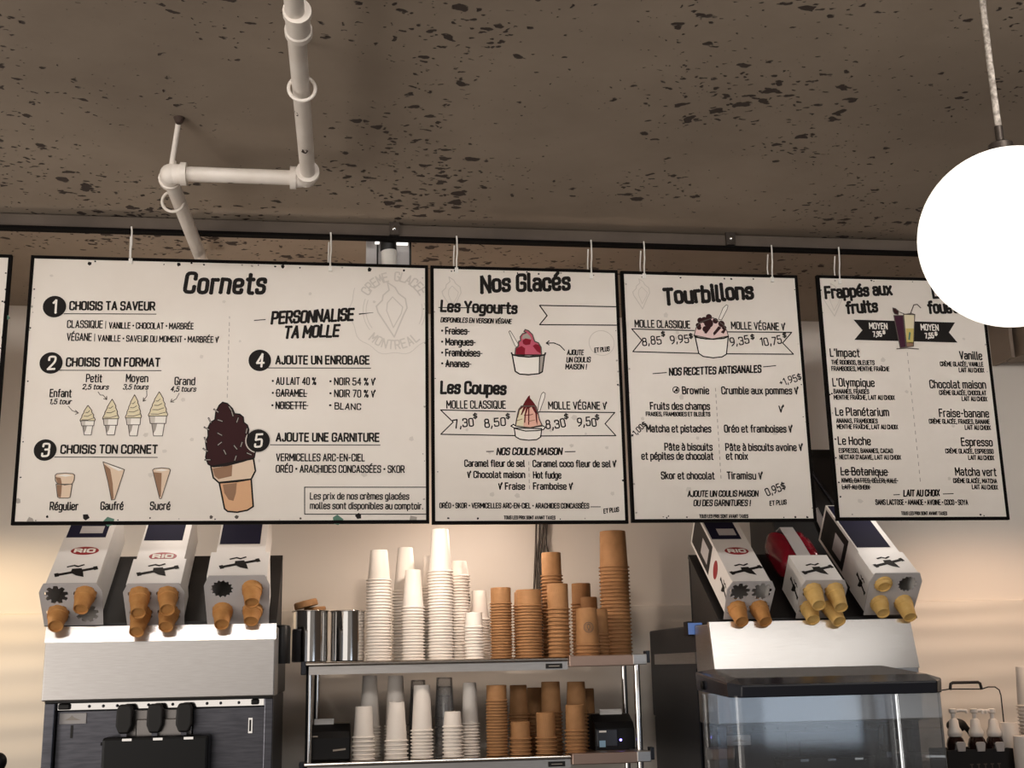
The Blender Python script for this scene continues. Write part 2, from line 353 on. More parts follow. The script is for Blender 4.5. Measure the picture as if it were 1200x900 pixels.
# ------------------------------------------------------------------ stroke lettering
GL = {
'A':(3.4,'0 0,1.7 7,3.4 0|.6 2.1,2.8 2.1'),'B':(3.2,'0 0,0 7|r0 7,2.9 7,2.9 3.7,0 3.7|r0 3.7,3.2 3.7,3.2 0,0 0'),
'C':(3.1,'r3.1 5,3.1 7,0 7,0 0,3.1 0,3.1 2'),'D':(3.2,'0 0,0 7|r0 7,3.2 7,3.2 0,0 0'),'E':(2.8,'2.8 7,0 7,0 0,2.8 0|0 3.7,2.5 3.7'),
'F':(2.7,'2.7 7,0 7,0 0|0 3.6,2.4 3.6'),'G':(3.2,'r3.2 5.2,3.2 7,0 7,0 0,3.2 0,3.2 3.3,1.8 3.3'),'H':(3.2,'0 0,0 7|3.2 0,3.2 7|0 3.6,3.2 3.6'),
'I':(.2,'.1 0,.1 7'),'J':(2.2,'r2.2 7,2.2 0,0 0,0 1.6'),'K':(3.2,'0 0,0 7|3.1 7,0 3|1 4,3.3 0'),'L':(2.6,'0 7,0 0,2.6 0'),
'M':(4,'0 0,0 7,2 2.4,4 7,4 0'),'N':(3.3,'0 0,0 7,3.3 0,3.3 7'),'O':(3.2,'c0 0,3.2 0,3.2 7,0 7'),'P':(3.1,'0 0,0 7|r0 7,3.1 7,3.1 3.1,0 3.1'),
'Q':(3.3,'c0 0,3.2 0,3.2 7,0 7|1.8 1.7,3.6 -.5'),'R':(3.2,'0 0,0 7|r0 7,3.1 7,3.1 3.2,0 3.2|1.6 3.2,3.3 0'),
'S':(3,'r3 5.3,3 7,0 7,0 3.7,3 3.7,3 0,0 0,0 1.7'),'T':(3.2,'1.6 0,1.6 7|0 7,3.2 7'),'U':(3.2,'r0 7,0 0,3.2 0,3.2 7'),
'V':(3.4,'0 7,1.7 0,3.4 7'),'W':(5,'0 7,1.2 0,2.5 5.5,3.8 0,5 7'),'X':(3.3,'0 0,3.3 7|0 7,3.3 0'),'Y':(3.4,'0 7,1.7 3.2,3.4 7|1.7 3.2,1.7 0'),
'Z':(3,'0 7,3 7,0 0,3 0'),
'a':(2.7,'r.2 4.4,.4 5,2.7 5,2.7 0|c2.7 2.9,0 2.9,0 0,2.7 0'),'b':(2.8,'0 0,0 7|c0 0,2.8 0,2.8 5,0 5'),'c':(2.6,'r2.6 3.5,2.6 5,0 5,0 0,2.6 0,2.6 1.5'),
'd':(2.8,'2.8 0,2.8 7|c0 0,2.8 0,2.8 5,0 5'),'e':(2.8,'r0 2.5,2.8 2.5,2.8 5,0 5,0 0,2.6 0,2.6 1'),'f':(2,'r.8 0,.8 7,2.1 7|0 4.8,1.9 4.8'),
'g':(2.8,'c0 0,2.8 0,2.8 5,0 5|r2.8 5,2.8 -2,.2 -2'),'h':(2.8,'0 0,0 7|r0 5,2.8 5,2.8 0'),'i':(.3,'.15 0,.15 5|.15 6.3,.15 7'),
'j':(.8,'r.8 5,.8 -2,-.4 -2|.8 6.3,.8 7'),'k':(2.6,'0 0,0 7|2.5 5,0 2.2|.9 3,2.7 0'),'l':(.8,'r.15 7,.15 0,1 0'),
'm':(4.4,'0 0,0 5|r0 5,2.2 5,2.2 0|r2.2 5,4.4 5,4.4 0'),'n':(2.8,'0 0,0 5|r0 5,2.8 5,2.8 0'),'o':(2.8,'c0 0,2.8 0,2.8 5,0 5'),
'p':(2.8,'0 -2,0 5|c0 0,2.8 0,2.8 5,0 5'),'q':(2.8,'2.8 -2,2.8 5|c0 0,2.8 0,2.8 5,0 5'),'r':(1.7,'0 0,0 5|r0 3.6,0 5,1.8 5'),
's':(2.5,'r2.5 4,2.5 5,0 5,0 2.7,2.5 2.7,2.5 0,0 0,0 1'),'t':(2,'r.8 6.7,.8 0,2.1 0|0 5,2 5'),'u':(2.8,'r0 5,0 0,2.8 0|2.8 0,2.8 5'),
'v':(2.8,'0 5,1.4 0,2.8 5'),'w':(4.2,'0 5,1 0,2.1 4.2,3.2 0,4.2 5'),'x':(2.7,'0 0,2.7 5|0 5,2.7 0'),'y':(2.8,'0 5,1.5 0|2.8 5,.8 -2'),'z':(2.5,'0 5,2.5 5,0 0,2.5 0'),
'0':(3,'c0 0,3 0,3 7,0 7'),'1':(1.6,'0 5.6,1.4 7,1.4 0'),'2':(3,'r0 5.2,0 7,3 7,3 4.2,0 0|0 0,3 0'),'3':(3,'r0 5.6,0 7,2.9 7,2.9 3.7,1.2 3.7|r1.2 3.7,3 3.7,3 0,0 0,0 1.4'),
'4':(3.2,'2.4 0,2.4 7,0 2,3.3 2'),'5':(3,'2.8 7,.3 7,.1 3.9|r.1 3.9,3 4.4,3 0,0 0,0 1.4'),'6':(3,'r2.8 7,.6 5.5,0 2.6|c0 0,3 0,3 3.9,0 3.9'),
'7':(3,'0 7,3 7,1 0'),'8':(3,'c.2 3.8,2.8 3.8,2.8 7,.2 7|c0 0,3 0,3 3.8,0 3.8'),'9':(3,'c0 3,3 3,3 7,0 7|r3 4.6,2.6 1.6,.4 0'),
'.':(.5,'.25 0,.25 .6'),',':(.7,'.5 .7,0 -1.2'),'!':(.4,'.2 0,.2 .7|.2 1.9,.2 7'),'-':(2,'.2 3.2,1.8 3.2'),'|':(.4,'.2 -.6,.2 7'),"'":(.5,'.25 7,.1 5.4'),
'%':(3.6,'.3 0,3.3 7|c0 4.8,1.3 4.8,1.3 7,0 7|c2.3 0,3.6 0,3.6 2.2,2.3 2.2'),'$':(3,'r3 5.2,3 6,0 6,0 3.6,3 3.6,3 1,0 1,0 1.9|1.5 -.3,1.5 7.3'),
'+':(2.6,'0 3,2.6 3|1.3 1.7,1.3 4.3'),'~':(3.4,'0 6.2,1.3 0,2 3.5,3.3 7.3|2.1 4.9,3.4 6.1,3.3 7.3,2.1 4.9'),'*':(1.1,'.2 3.1,1 3.1,1 3.9,.2 3.9,.2 3.1|.6 3.1,.6 3.9'),
}
ACC = {'é':('e',1),'è':('e',2),'ê':('e',3),'â':('a',3),'à':('a',2),'É':('E',1),'È':('E',2),'Î':('I',3),'î':('i',3)}
def parse(code):
    out = []
    for st in code.split('|'):
        kind = ''
        if st[0] in 'rc': kind = st[0]; st = st[1:]
        pts = [tuple(float(c) for c in p.split()) for p in st.split(',')]
        out.append((kind, pts))
    return out
def rounded(pts, closed, r=1.25):
    n = len(pts); out = []
    for i in range(n):
        if not closed and i in (0, n-1): out.append(pts[i]); continue
        p = Vector(pts[i]); a = Vector(pts[i-1]); b = Vector(pts[(i+1) % n])
        la, lb = (a-p).length, (b-p).length
        q = min(r, la*.49, lb*.49)
        s0 = p+(a-p)*(q/la); s1 = p+(b-p)*(q/lb)
        for t in (0, .33, .67, 1): out.append(tuple(s0*(1-t)**2+p*(2*t*(1-t))+s1*t*t))
    if closed: out.append(out[0])
    return out
def glyph(ch):
    acc = 0
    if ch in ACC: ch, acc = ACC[ch]
    w, code = GL[ch]
    st = []
    for kind, pts in parse(code):
        st.append(rounded(pts, kind == 'c') if kind else pts)
    if acc:
        t = 7.9 if ch.isupper() else 5.9
        m = w/2
        st.append({1: [(m-.3, t), (m+.8, t+1.3)], 2: [(m+.3, t), (m-.8, t+1.3)], 3: [(m-1, t), (m, t+1.1), (m+1, t)]}[acc])
    return w, st
def ribbon(pts, w, taper=False):
    """flat strip with mitred joints in 2-D; returns verts, faces"""
    P = [Vector(p) for p in pts]
    P = [p for i, p in enumerate(P) if i == 0 or (p-P[i-1]).length > 1e-7]
    if len(P) < 2: return [], []
    cl = (P[0]-P[-1]).length < 1e-6 and len(P) > 3
    n = len(P); vs = []
    for i in range(n):
        if cl and i in (0, n-1): d0 = (P[0]-P[-2]).normalized(); d1 = (P[1]-P[0]).normalized()
        else:
            d0 = (P[i]-P[i-1]).normalized() if i > 0 else (P[1]-P[0]).normalized()
            d1 = (P[i+1]-P[i]).normalized() if i < n-1 else d0
        d = d0+d1
        d = d.normalized() if d.length > 1e-4 else d0
        nr = Vector((-d.y, d.x)); k = 1/max(.55, nr.dot(Vector((-d0.y, d0.x))))
        hw = w/2*k*(1-.75*i/(n-1) if taper else 1)
        e = Vector((0, 0))
        if not cl and i == 0: e = -d1*w*.3
        if not cl and i == n-1: e = d0*w*.3
        vs += [P[i]+nr*hw+e, P[i]-nr*hw+e]
    return vs, [(2*i, 2*i+1, 2*i+3, 2*i+2) for i in range(n-1)]

class Print:
    """flat print on a plane; 2-D metres -> 3-D by a mapping function"""
    def __init__(s, fn): s.fn = fn; s.mb = MB(); s.mb.flat = True; s.n = 0
    def lift(s, lay): s.n += 1; return lay+(s.n % 13)*.03        # overlapping strokes never lie in exactly one plane
    def poly(s, pts, lay=1):
        lay = s.lift(lay)
        s.mb.add([s.fn(p[0], p[1], lay) for p in pts], [tuple(range(len(pts)))])
    def line(s, pts, w, lay=2, taper=False):
        seg = [pts[0]]
        for i in range(1, len(pts)):                   # a sharp turn starts a new strip
            seg.append(pts[i])
            if i < len(pts)-1:
                a = Vector(pts[i])-Vector(pts[i-1]); b = Vector(pts[i+1])-Vector(pts[i])
                if a.length > 1e-7 and b.length > 1e-7 and a.dot(b)/(a.length*b.length) < .35:
                    s.strip(seg, w, lay, taper); seg = [pts[i]]
        s.strip(seg, w, lay, taper)
    def strip(s, pts, w, lay, taper):
        v, f = ribbon(pts, w, taper); lay = s.lift(lay)
        if f: s.mb.add([s.fn(p[0], p[1], lay) for p in v], f)
    def disc(s, c, rx, ry=None, lay=1, n=28):
        ry = ry or rx
        s.poly([(c[0]+rx*math.cos(2*PI*i/n), c[1]+ry*math.sin(2*PI*i/n)) for i in range(n)], lay)
    def ring(s, c, r, w, lay=2, n=32): s.line([(c[0]+r*math.cos(2*PI*i/n), c[1]+r*math.sin(2*PI*i/n)) for i in range(n+1)], w, lay)
    def text(s, t, p0, p1, h, w, slant=0, jit=0, lay=2, gap=1.5, space=2.0, brush=0):
        xs = []; x = 0
        for ch in t:
            if ch == ' ': x += space; continue
            gw, st = glyph(ch); xs.append((x, gw, st)); x += gw+gap
        tot = max(x-gap, .5)
        p0 = Vector(p0); d = Vector(p1)-p0; L = d.length; d.normalize(); up = Vector((-d.y, d.x))
        sx = L/tot; sy = h/7
        for x, gw, st in xs:
            dy = random.uniform(-jit, jit); rt = random.uniform(-jit, jit)*.16; sc = 1+random.uniform(-jit, jit)*.12
            for pts in st:
                q = []
                for a, b in pts:
                    a2 = gw/2+(a-gw/2)*math.cos(rt)-(b-3)*math.sin(rt); b2 = 3+(a-gw/2)*math.sin(rt)+(b-3)*math.cos(rt)
                    b2 = b2*sc+dy
                    q.append(p0+d*((x+a2)*sx+slant*b2*sy)+up*(b2*sy))
                s.line(q, w, lay)
                if brush:
                    for e in (q[0], q[-1]): s.disc(e, w*.56, lay=lay, n=8)

# ------------------------------------------------------------------ menu boards
BY = 2.74
class Board:
    def __init__(s, name, label, x0, x1, z0, z1):
        s.root = thing(name, label, 'menu board', ((x0+x1)/2, BY, z0), group=None)
        mb = MB().box(x0+.004, x1-.004, BY, BY+.008, z0+.004, z1-.004)
        obj('panel', mb, 'board', s.root)
        t = .0075
        fr = MB().box(x0, x1, BY-.0015, BY+.0095, z1-t, z1).box(x0, x1, BY-.0015, BY+.0095, z0, z0+t)
        fr.box(x0, x0+t, BY-.0015, BY+.0095, z0+t, z1-t).box(x1-t, x1, BY-.0015, BY+.0095, z0+t, z1-t)
        obj('frame', fr, 'frame_black', s.root)
        s.ext = (x0, x1, z0, z1)
        s.box = {}
    def P(s, px, py): v = at(px, py, BY); return (v.x, v.z)
    def k(s, px, py): return (at(px, py-1, BY)-at(px, py, BY)).length
    idx = 0
    def pr(s, part, m):
        key = (part, m, s.idx if part in ('heading_lettering', 'section_lettering', 'list_lettering', 'handwritten_price', 'rule_print', 'arrow_print', 'banner_print') else -1)
        if key not in s.box: s.box[key] = Print(lambda x, z, lay: (x, BY-.00045*lay, z))
        return s.box[key]
    def t(s, part, text, x0, y0, x1, y1, cap, w, m='ink', **kw):
        k = s.k(x0, y0)
        s.idx += 1
        s.pr(part, m).text(text, s.P(x0, y0), s.P(x1, y1), cap*k, w*k, **kw)
    def l(s, part, pts, w, m='ink', lay=2, taper=False, rule=True):
        if rule and part in ('section_lettering', 'list_lettering'): part = 'rule_print'; s.idx += 1
        s.pr(part, m).line([s.P(*p) for p in pts], w*s.k(*pts[0]), lay, taper)
    def f(s, part, pts, m, lay=1): s.pr(part, m).poly([s.P(*p) for p in pts], lay)
    def c(s, part, x, y, r, m='ink', lay=1, ry=None):
        k = s.k(x, y); s.pr(part, m).disc(s.P(x, y), r*k, (ry or r)*k, lay)
    def ring(s, part, x, y, r, w, m='ink', lay=2): k = s.k(x, y); s.pr(part, m).ring(s.P(x, y), r*k, w*k, lay)
    def strike(s, part, x0, y0, x1, y1): s.l(part, [(x0, y0), (x1, y1)], 1.0, lay=3, rule=False)
    def confetti(s, n, spots=()):
        x0, x1, z0, z1 = s.ext
        for px, py, r, m in spots:
            a = random.uniform(0, 6)
            s.f('confetti_print', [(px+r*(1+.4*math.sin(a*3+j))*math.cos(a+2*PI*j/5), py+r*math.sin(a+2*PI*j/5)) for j in range(5)], m)
        for i in range(n):
            e = random.random(); r = random.uniform(.0012, .0035)
            if e < .5: x = random.choice([x0+.011, x1-.011])+random.uniform(-.003, .003); z = random.uniform(z0+.02, z1-.02)
            else: x = random.uniform(x0+.02, x1-.02); z = random.choice([z0+.012, z1-.012])+random.uniform(-.003, .003)
            a = random.uniform(0, 6)
            s.pr('confetti_print', random.choice(['ink', 'ink', 'print_midgrey'])).poly([(x+r*random.uniform(.6, 1.2)*math.cos(a+2*PI*j/5), z+r*random.uniform(.6, 1.1)*math.sin(a+2*PI*j/5)) for j in range(5)], 1)
        for i in range(n//2):
            x = random.uniform(x0+.03, x1-.03); z = random.uniform(z0+.03, z1-.03); r = random.uniform(.004, .009); a = random.uniform(0, 6)
            s.pr('confetti_print', 'print_ghost').poly([(x+r*random.uniform(.6, 1.2)*math.cos(a+2*PI*j/5), z+r*random.uniform(.6, 1.1)*math.sin(a+2*PI*j/5)) for j in range(5)], 0.5)
    def done(s):
        seen = {}
        for (part, m, i), p in s.box.items():
            nm = part
            par = s.root
            if i >= 0: obj(nm, p.mb, m, par); continue
            if part in seen: par = seen[part]; nm = part.split('_')[0]+'_detail' if '_' in part else part+'_detail'
            o = obj(nm, p.mb, m, par, origin=None)
            if part not in seen: seen[part] = o
M['print_ghost'] = mat('print_ghost', rgb(210, 202, 193), .7, spec=.2)

def badge(B, n, x, y, r=12.6, ring=False):
    p = 'number_badge_'+n
    nm = {'1':'one','2':'two','3':'three','4':'four','5':'five'}[n]
    part = 'number_badge.'+nm
    if ring: B.c(part, x, y, r+1.3, 'print_grey', 2.4)
    B.c(part, x, y, r, 'ink', 2.8)
    g = {'1': 3.2}.get(n, 7.5)
    B.t(part, n, x-g/2, y+7.3, x+g/2, y+7.0, 14.5, 2.3, 'print_white', lay=3.4, slant=.12, brush=1)

def small_cone(B, cx, tip, base, hw, cb, bb, part, F, tone='print_cream', tx=None):
    """little soft-serve drawing; coordinates through F (zoom px -> photo px)"""
    tx = tx or cx
    n = max(2, round((base-tip)/62))
    L, R = [], []
    for i in range(n+1):
        t = i/n; y = tip+(base-tip)*(.10+.86*t); w = hw*(.16+.84*t**.75)
        c = tx+(cx-tx)*t
        L += [(c-w, y), (c-w*.94-3, y+12)] if i else [(c-w, y)]
        R += [(c+w, y-8), (c+w*.94, y+8)] if i else [(c+w, y)]
    out = [(tx, tip)]+R+[(cx+hw*.9, base), (cx-hw*.9, base)]+L[::-1]
    B.f(part, [F(*p) for p in out], tone, 1)
    B.l(part, [F(*p) for p in out+[out[0]]], .9, 'ink_soft', 3)
    for i in range(1, n+1):
        y = tip+(base-tip)*(.15+.72*i/n)
        B.l(part, [F(cx-hw*.75*i/n, y+12), F(cx, y+14), F(cx+hw*.8*i/n, y-8)], .7, 'ink_soft', 3)
    col = [(cx-hw*.92, base), (cx+hw*.88, base), (cx+hw*.8, cb), (cx-hw*.8, cb)]
    B.f(part, [F(*p) for p in col], 'print_white', 1)
    B.l(part, [F(*p) for p in col+[col[0]]], .8, 'ink_soft', 3)
    body = [(cx-hw*.66, cb), (cx+hw*.66, cb), (cx+hw*.46, bb), (cx-hw*.46, bb)]
    B.f(part, [F(*p) for p in body], 'print_white', 1)
    B.f(part, [F(*p) for p in ((cx-hw*.64, cb), (cx-hw*.1, cb), (cx-hw*.25, (cb+bb)/2), (cx-hw*.5, bb-20))], 'print_midgrey', 1.6)
    B.f(part, [F(*p) for p in ((cx-hw*.9, base+4), (cx-hw*.3, base+4), (cx-hw*.35, cb-6), (cx-hw*.78, cb-6))], 'print_grey', 1.6)
    B.l(part, [F(*p) for p in body+[body[0]]], .8, 'ink_soft', 3)

def logo(B, cx, cy, s, ringtext=True, part='logo_print'):
    m = 'print_grey'
    drop = [(0, 31), (-19, 2), (-21, -5), (-14, -12), (-13, -18), (-6, -24), (-8, -33), (1, -27), (5, -20), (13, -14), (15, -3), (11, 5)]
    B.l(part, [(cx+s*x, cy+s*y) for x, y in drop+[drop[0]]], 1.6*s, m, 1)
    inn = [(-1, 20), (-9, 0), (-8, -9), (-2, -16), (5, -9), (10, -4), (8, 4)]
    B.l(part, [(cx+s*x, cy+s*y) for x, y in inn+[inn[0]]], 1.1*s, m, 1)
    if not ringtext: return
    P = B.pr(part, m)
    for txt, a0, a1, flip in (('CREME GLACEE', 145, 35, 1), ('MONTREAL', 232, 308, -1)):
        for i, ch in enumerate(txt):
            if ch == ' ': continue
            a = math.radians(a0+(a1-a0)*i/(len(txt)-1))
            rx = cx+s*40*math.cos(a); ry = cy-s*40*math.sin(a)
            tx, ty = -math.sin(a)*-flip, -math.cos(a)*-flip      # reading direction in pixels
            h = 10*s; wd = 5.2*s
            ux, uy = (math.cos(a), -math.sin(a)) if flip > 0 else (-math.cos(a), math.sin(a))
            b0 = (rx-tx*wd/2-ux*h/2, ry-ty*wd/2-uy*h/2); b1 = (rx+tx*wd/2-ux*h/2, ry+ty*wd/2-uy*h/2)
            k = B.k(rx, ry)
            P.text(ch, B.P(*b0), B.P(*b1), h*k, 1.6*k, lay=1)
    for r in (33, 36.5):
        for a0, a1 in ((158, 222), (-28, 18)):
            B.l(part, [(cx+s*r*math.cos(math.radians(a)), cy-s*r*math.sin(math.radians(a))) for a in range(a0, a1, 6)], .7, m, 1)
    B.l(part, [(cx+s*(52+1.6*math.sin(a*.9))*math.cos(math.radians(a*5)), cy-s*(51+1.6*math.sin(a*.9))*math.sin(math.radians(a*5))) for a in range(30, 66)], .7, m, 1)

# ---- board: cornets
B = Board('menu_board', 'widest white menu board, headed Cornets, with a big dark sprinkled cone drawing', -.7177, .1975, EYE+.3262, EYE+.9485)
T = B.t
T('heading_lettering', 'Cornets', 216.5, 342, 309, 343.5, 22, 4.4, slant=.1, jit=.25, gap=1.7, brush=1)
badge(B, '1', 64, 359.5); badge(B, '2', 60, 425.5); badge(B, '3', 53, 527.5); badge(B, '4', 304.5, 422.5); badge(B, '5', 302.5, 516.5, 13.3, True)
S = 'section_lettering'
for s_, x0, y0, x1, ux, uy, ux2 in (('CHOISIS TA SAVEUR', 82, 363, 181, 75, 367.8, 183), ('CHOISIS TON FORMAT', 78, 429, 187, 70, 434, 189),
        ('CHOISIS TON CORNET', 71.5, 531, 184, 64, 535.7, 184.5), ('AJOUTE UN ENROBAGE', 323.5, 426.5, 432.5, 314, 431.2, 434.5), ('AJOUTE UNE GARNITURE', 324, 517, 444, 313, 521.3, 445.5)):
    T(S, s_, x0, y0, x1, y0+.3, 9.3, 1.95, jit=.12)
    B.l(S, [(ux, uy), (ux2, uy+.4)], .9)
T(S, 'PERSONNALISE', 318.5, 379.3, 413, 374.8, 13, 2.9, slant=.16, jit=.2, brush=1)
T(S, 'TA MOLLE', 333.5, 396, 396, 394, 13, 2.9, slant=.16, jit=.2, brush=1)
B.l(S, [(298, 375.6), (311, 374.6)], 1); B.l(S, [(421, 368.2), (437, 366.5)], 1.5, taper=True)
I = 'list_lettering'
T(I, 'CLASSIQUE', 79, 384, 120, 384.3, 8.2, 1.25); T(I, '|', 123.5, 384.5, 124.2, 384.5, 8, .8)
T(I, 'VANILLE * CHOCOLAT * MARBRÉE', 128, 384.8, 226.5, 385.8, 6.8, 1.15)
T(I, 'VÉGANE', 78.7, 399, 107, 399.2, 8.2, 1.25); T(I, '|', 110.6, 399.4, 111.2, 399.4, 8, .8)
T(I, 'VANILLE * SAVEUR DU MOMENT * MARBRÉE ~', 115, 399.8, 256, 401.5, 6.8, 1.15)
for n_, x0, x1, y, n2, a0, a1, y2 in (('Enfant', 58.7, 83.3, 465, '1,5 tour', 58, 83, 473.3), ('Petit', 101.2, 119, 447.5, '2,5 tours', 96.7, 126.5, 456),
        ('Moyen', 148, 173, 447.3, '3,5 tours', 144.5, 173, 456), ('Grand', 205, 228, 450.8, '4,5 tours', 200, 229, 458.5)):
    T(I, n_, x0, y, x1, y+.3, 8.6, 1.4); T(I, n2, a0, y2, a1, y2+.3, 5.4, 1.1, slant=.2, jit=.2)
for pts, hd in ((((80, 476), (85, 481.5), (91.5, 483.8)), ((88.5, 481), (92, 484), (88.5, 485.6))), (((115, 459.3), (117.5, 463), (121, 463.2), (125, 468)), ((121.5, 467.2), (125.2, 468.4), (125, 464.5))),
                (((172, 458), (172.2, 464), (168, 470)), ((168.3, 466.3), (167.8, 470.3), (171, 469.2))), (((210, 461), (206.5, 467.5), (200.5, 471)), ((201.3, 467.7), (200, 471.2), (204, 471.2)))):
    B.idx += 1; B.l('arrow_print', pts, .8, 'ink_soft'); B.l('arrow_print', hd, .9, 'ink_soft')
T(I, 'Régulier', 58.7, 597.5, 91, 597.6, 8.8, 1.5); T(I, 'Gaufré', 118.2, 597.2, 144, 597.2, 8.8, 1.5); T(I, 'Sucré', 176.2, 597.2, 199, 597.2, 8.8, 1.5)
T(I, '* AU LAIT 40 %', 319, 450.5, 370, 450.8, 8, 1.4); T(I, '* CARAMEL', 319, 464.5, 359, 464.7, 8, 1.4); T(I, '* NOISETTE', 318.5, 479, 358.5, 479.2, 8, 1.4)
B.strike(I, 323, 460.8, 360, 461.3); B.strike(I, 323, 475.2, 361, 475.5)
T(I, '* NOIR 54 % ~', 386.5, 450.9, 439.5, 451.4, 8, 1.4); T(I, '* NOIR 70 % ~', 386.5, 465, 439.5, 465.5, 8, 1.4)
T(I, '*', 385.8, 479, 388, 479, 8, 1.2); T(I, 'BLANC', 392.5, 479.3, 422.5, 480.4, 7, 1.3, jit=.35)
T(I, 'VERMICELLES ARC-EN-CIEL', 324, 540, 427, 540.3, 8, 1.4); T(I, 'ORÉO * ARACHIDES CONCASSÉES * SKOR', 323.7, 553.4, 473.5, 553.8, 8, 1.4)
B.l(I, [(502, 571), (357, 571), (357, 602.6), (502, 602.6)], 1)
T(I, 'Les prix de nos crèmes glacées', 363.7, 585, 479, 585.2, 7.4, 1.3, gap=1.4); T(I, 'molles sont disponibles au comptoir.', 363.7, 596.2, 495.5, 596.6, 7.4, 1.3, gap=1.4)
for i in range(14):
    y = 371+i*7; B.l('divider_print', [(269-i*.21, y), (269-i*.21, y+(4 if i % 3 else 2.2))], .8, 'print_midgrey')
F = lambda x, y: (80+x/9.23, 440+y/9.23)
for j, a_ in enumerate(((211, 325, 490, 82, 545, 645, 215), (460, 258, 470, 88, 540, 645, 475), (706, 210, 460, 88, 535, 655, 718), (972, 178, 440, 105, 520, 655, 985))):
    small_cone(B, *a_[:6], 'cone_drawing.%03d' % j, F, tx=a_[6])
F = lambda x, y: (50+x/7.06, 530+y/7.06)
def outl(part, pts, m, lw=.9, F=None, ol='ink_soft', lay=1):
    q = [F(*p) for p in pts]; B.f(part, q, m, lay); B.l(part, q+[q[0]], lw, ol, lay+2)
p_ = 'cone_drawing.regular'
outl(p_, [(112, 265), (245, 265), (228, 372), (212, 380), (140, 380), (124, 370)], 'print_tanlight', F=F)
outl(p_, [(105, 190), (120, 178), (190, 173), (250, 178), (265, 190), (262, 230), (245, 262), (185, 272), (125, 262), (106, 235)], 'print_tanlight', F=F)
B.f(p_, [F(*q) for q in ((118, 270), (160, 270), (155, 340), (150, 376), (126, 366))], 'print_brown', 2)
B.f(p_, [F(*q) for q in ((107, 205), (150, 212), (160, 266), (125, 258))], 'print_brown', 2)
B.f(p_, [F(*q) for q in ((118, 192), (185, 183), (252, 192), (190, 204))], 'print_white', 2)
p_ = 'cone_drawing.waffle'
outl(p_, [(500, 80), (678, 145), (596, 392), (570, 396), (540, 240)], 'print_tanlight', F=F)
B.f(p_, [F(*q) for q in ((508, 98), (560, 140), (580, 260), (588, 385), (572, 392), (540, 235))], 'print_brown', 2)
B.f(p_, [F(*q) for q in ((508, 88), (668, 145), (630, 156), (575, 128))], 'print_white', 2)
p_ = 'cone_drawing.sugar'
outl(p_, [(910, 148), (925, 136), (985, 130), (1045, 136), (1058, 148), (982, 384), (968, 384)], 'print_tanlight', F=F)
B.f(p_, [F(*q) for q in ((914, 165), (985, 172), (978, 370), (968, 370))], 'print_brown', 2)
B.f(p_, [F(*q) for q in ((922, 148), (985, 138), (1046, 148), (985, 158))], 'print_white', 2)
# big dipped cone
F = lambda x, y: (220+x/5, 440+y/5)
p_ = 'dipped_cone_drawing'
outl(p_, [(185, 628), (372, 608), (384, 768), (350, 790), (290, 802), (235, 797), (216, 782)], 'print_tan', 1.8, F, 'ink')
outl(p_, [(136, 534), (385, 488), (397, 560), (372, 608), (290, 622), (185, 630), (150, 600)], 'print_tanlight', 1.8, F, 'ink')
B.f(p_, [F(*q) for q in ((145, 545), (262, 525), (258, 590), (180, 608), (158, 590))], 'print_brown', 2)
B.f(p_, [F(*q) for q in ((205, 640), (288, 630), (282, 690), (268, 735), (240, 728), (215, 690))], 'print_brown', 2)
choc = [(205, 158), (232, 165), (262, 195), (275, 225), (305, 228), (326, 245), (328, 275), (350, 292), (358, 318), (352, 360), (385, 400), (398, 440), (390, 482), (320, 505), (230, 528), (150, 536), (120, 520), (105, 480), (112, 440), (105, 390), (120, 355), (118, 310), (135, 275), (160, 260), (165, 215), (185, 175)]
B.f(p_, [F(*q) for q in choc], 'print_choc', 2); B.l(p_, [F(*q) for q in choc+[choc[0]]], 1.5, 'ink', 3)
for x, y, a in ((168, 208, .6), (250, 195, 1), (130, 265, 1.1), (112, 312, .5), (190, 265, .3), (292, 262, 1.9), (105, 380, 1.2), (188, 345, .5), (188, 400, 2.5), (105, 438, .6), (218, 450, 1.1), (280, 422, .9), (315, 405, 1.9), (118, 495, 0), (280, 485, 1.9), (360, 460, .4), (345, 325, 1.8), (262, 225, 1.3)):
    dx, dy = 17*math.cos(a), 17*math.sin(a)
    B.l(p_, [F(x-dx, y-dy), F(x+dx, y+dy)], 1.9, 'ink', 3.2); B.l(p_, [F(x-dx*.8, y-dy*.8), F(x+dx*.8, y+dy*.8)], .9, 'print_midgrey', 3.6)
logo(B, 462, 364, 1.0)
B.confetti(34, [(105, 309, 2.4, 'ink'), (209, 310, 2.4, 'ink'), (331.5, 312.5, 2.6, 'ink'), (432.5, 316, 2.8, 'ink'), (473, 317, 1.6, 'ink'), (100, 606, 4, 'ink'), (128, 611.5, 6, 'print_green'), (55.5, 605.5, 1.8, 'ink'),
      (247, 606, 2.4, 'ink_soft'), (277.5, 606, 2.4, 'ink_soft'), (394, 609.5, 6.5, 'print_green'), (421, 604.8, 3.8, 'ink'), (483, 609, 5, 'print_midgrey'), (35, 610.5, 5, 'print_midgrey'), (22, 587, 3.5, 'print_midgrey'), (352, 607.5, 1.5, 'ink_soft')])
B.done()

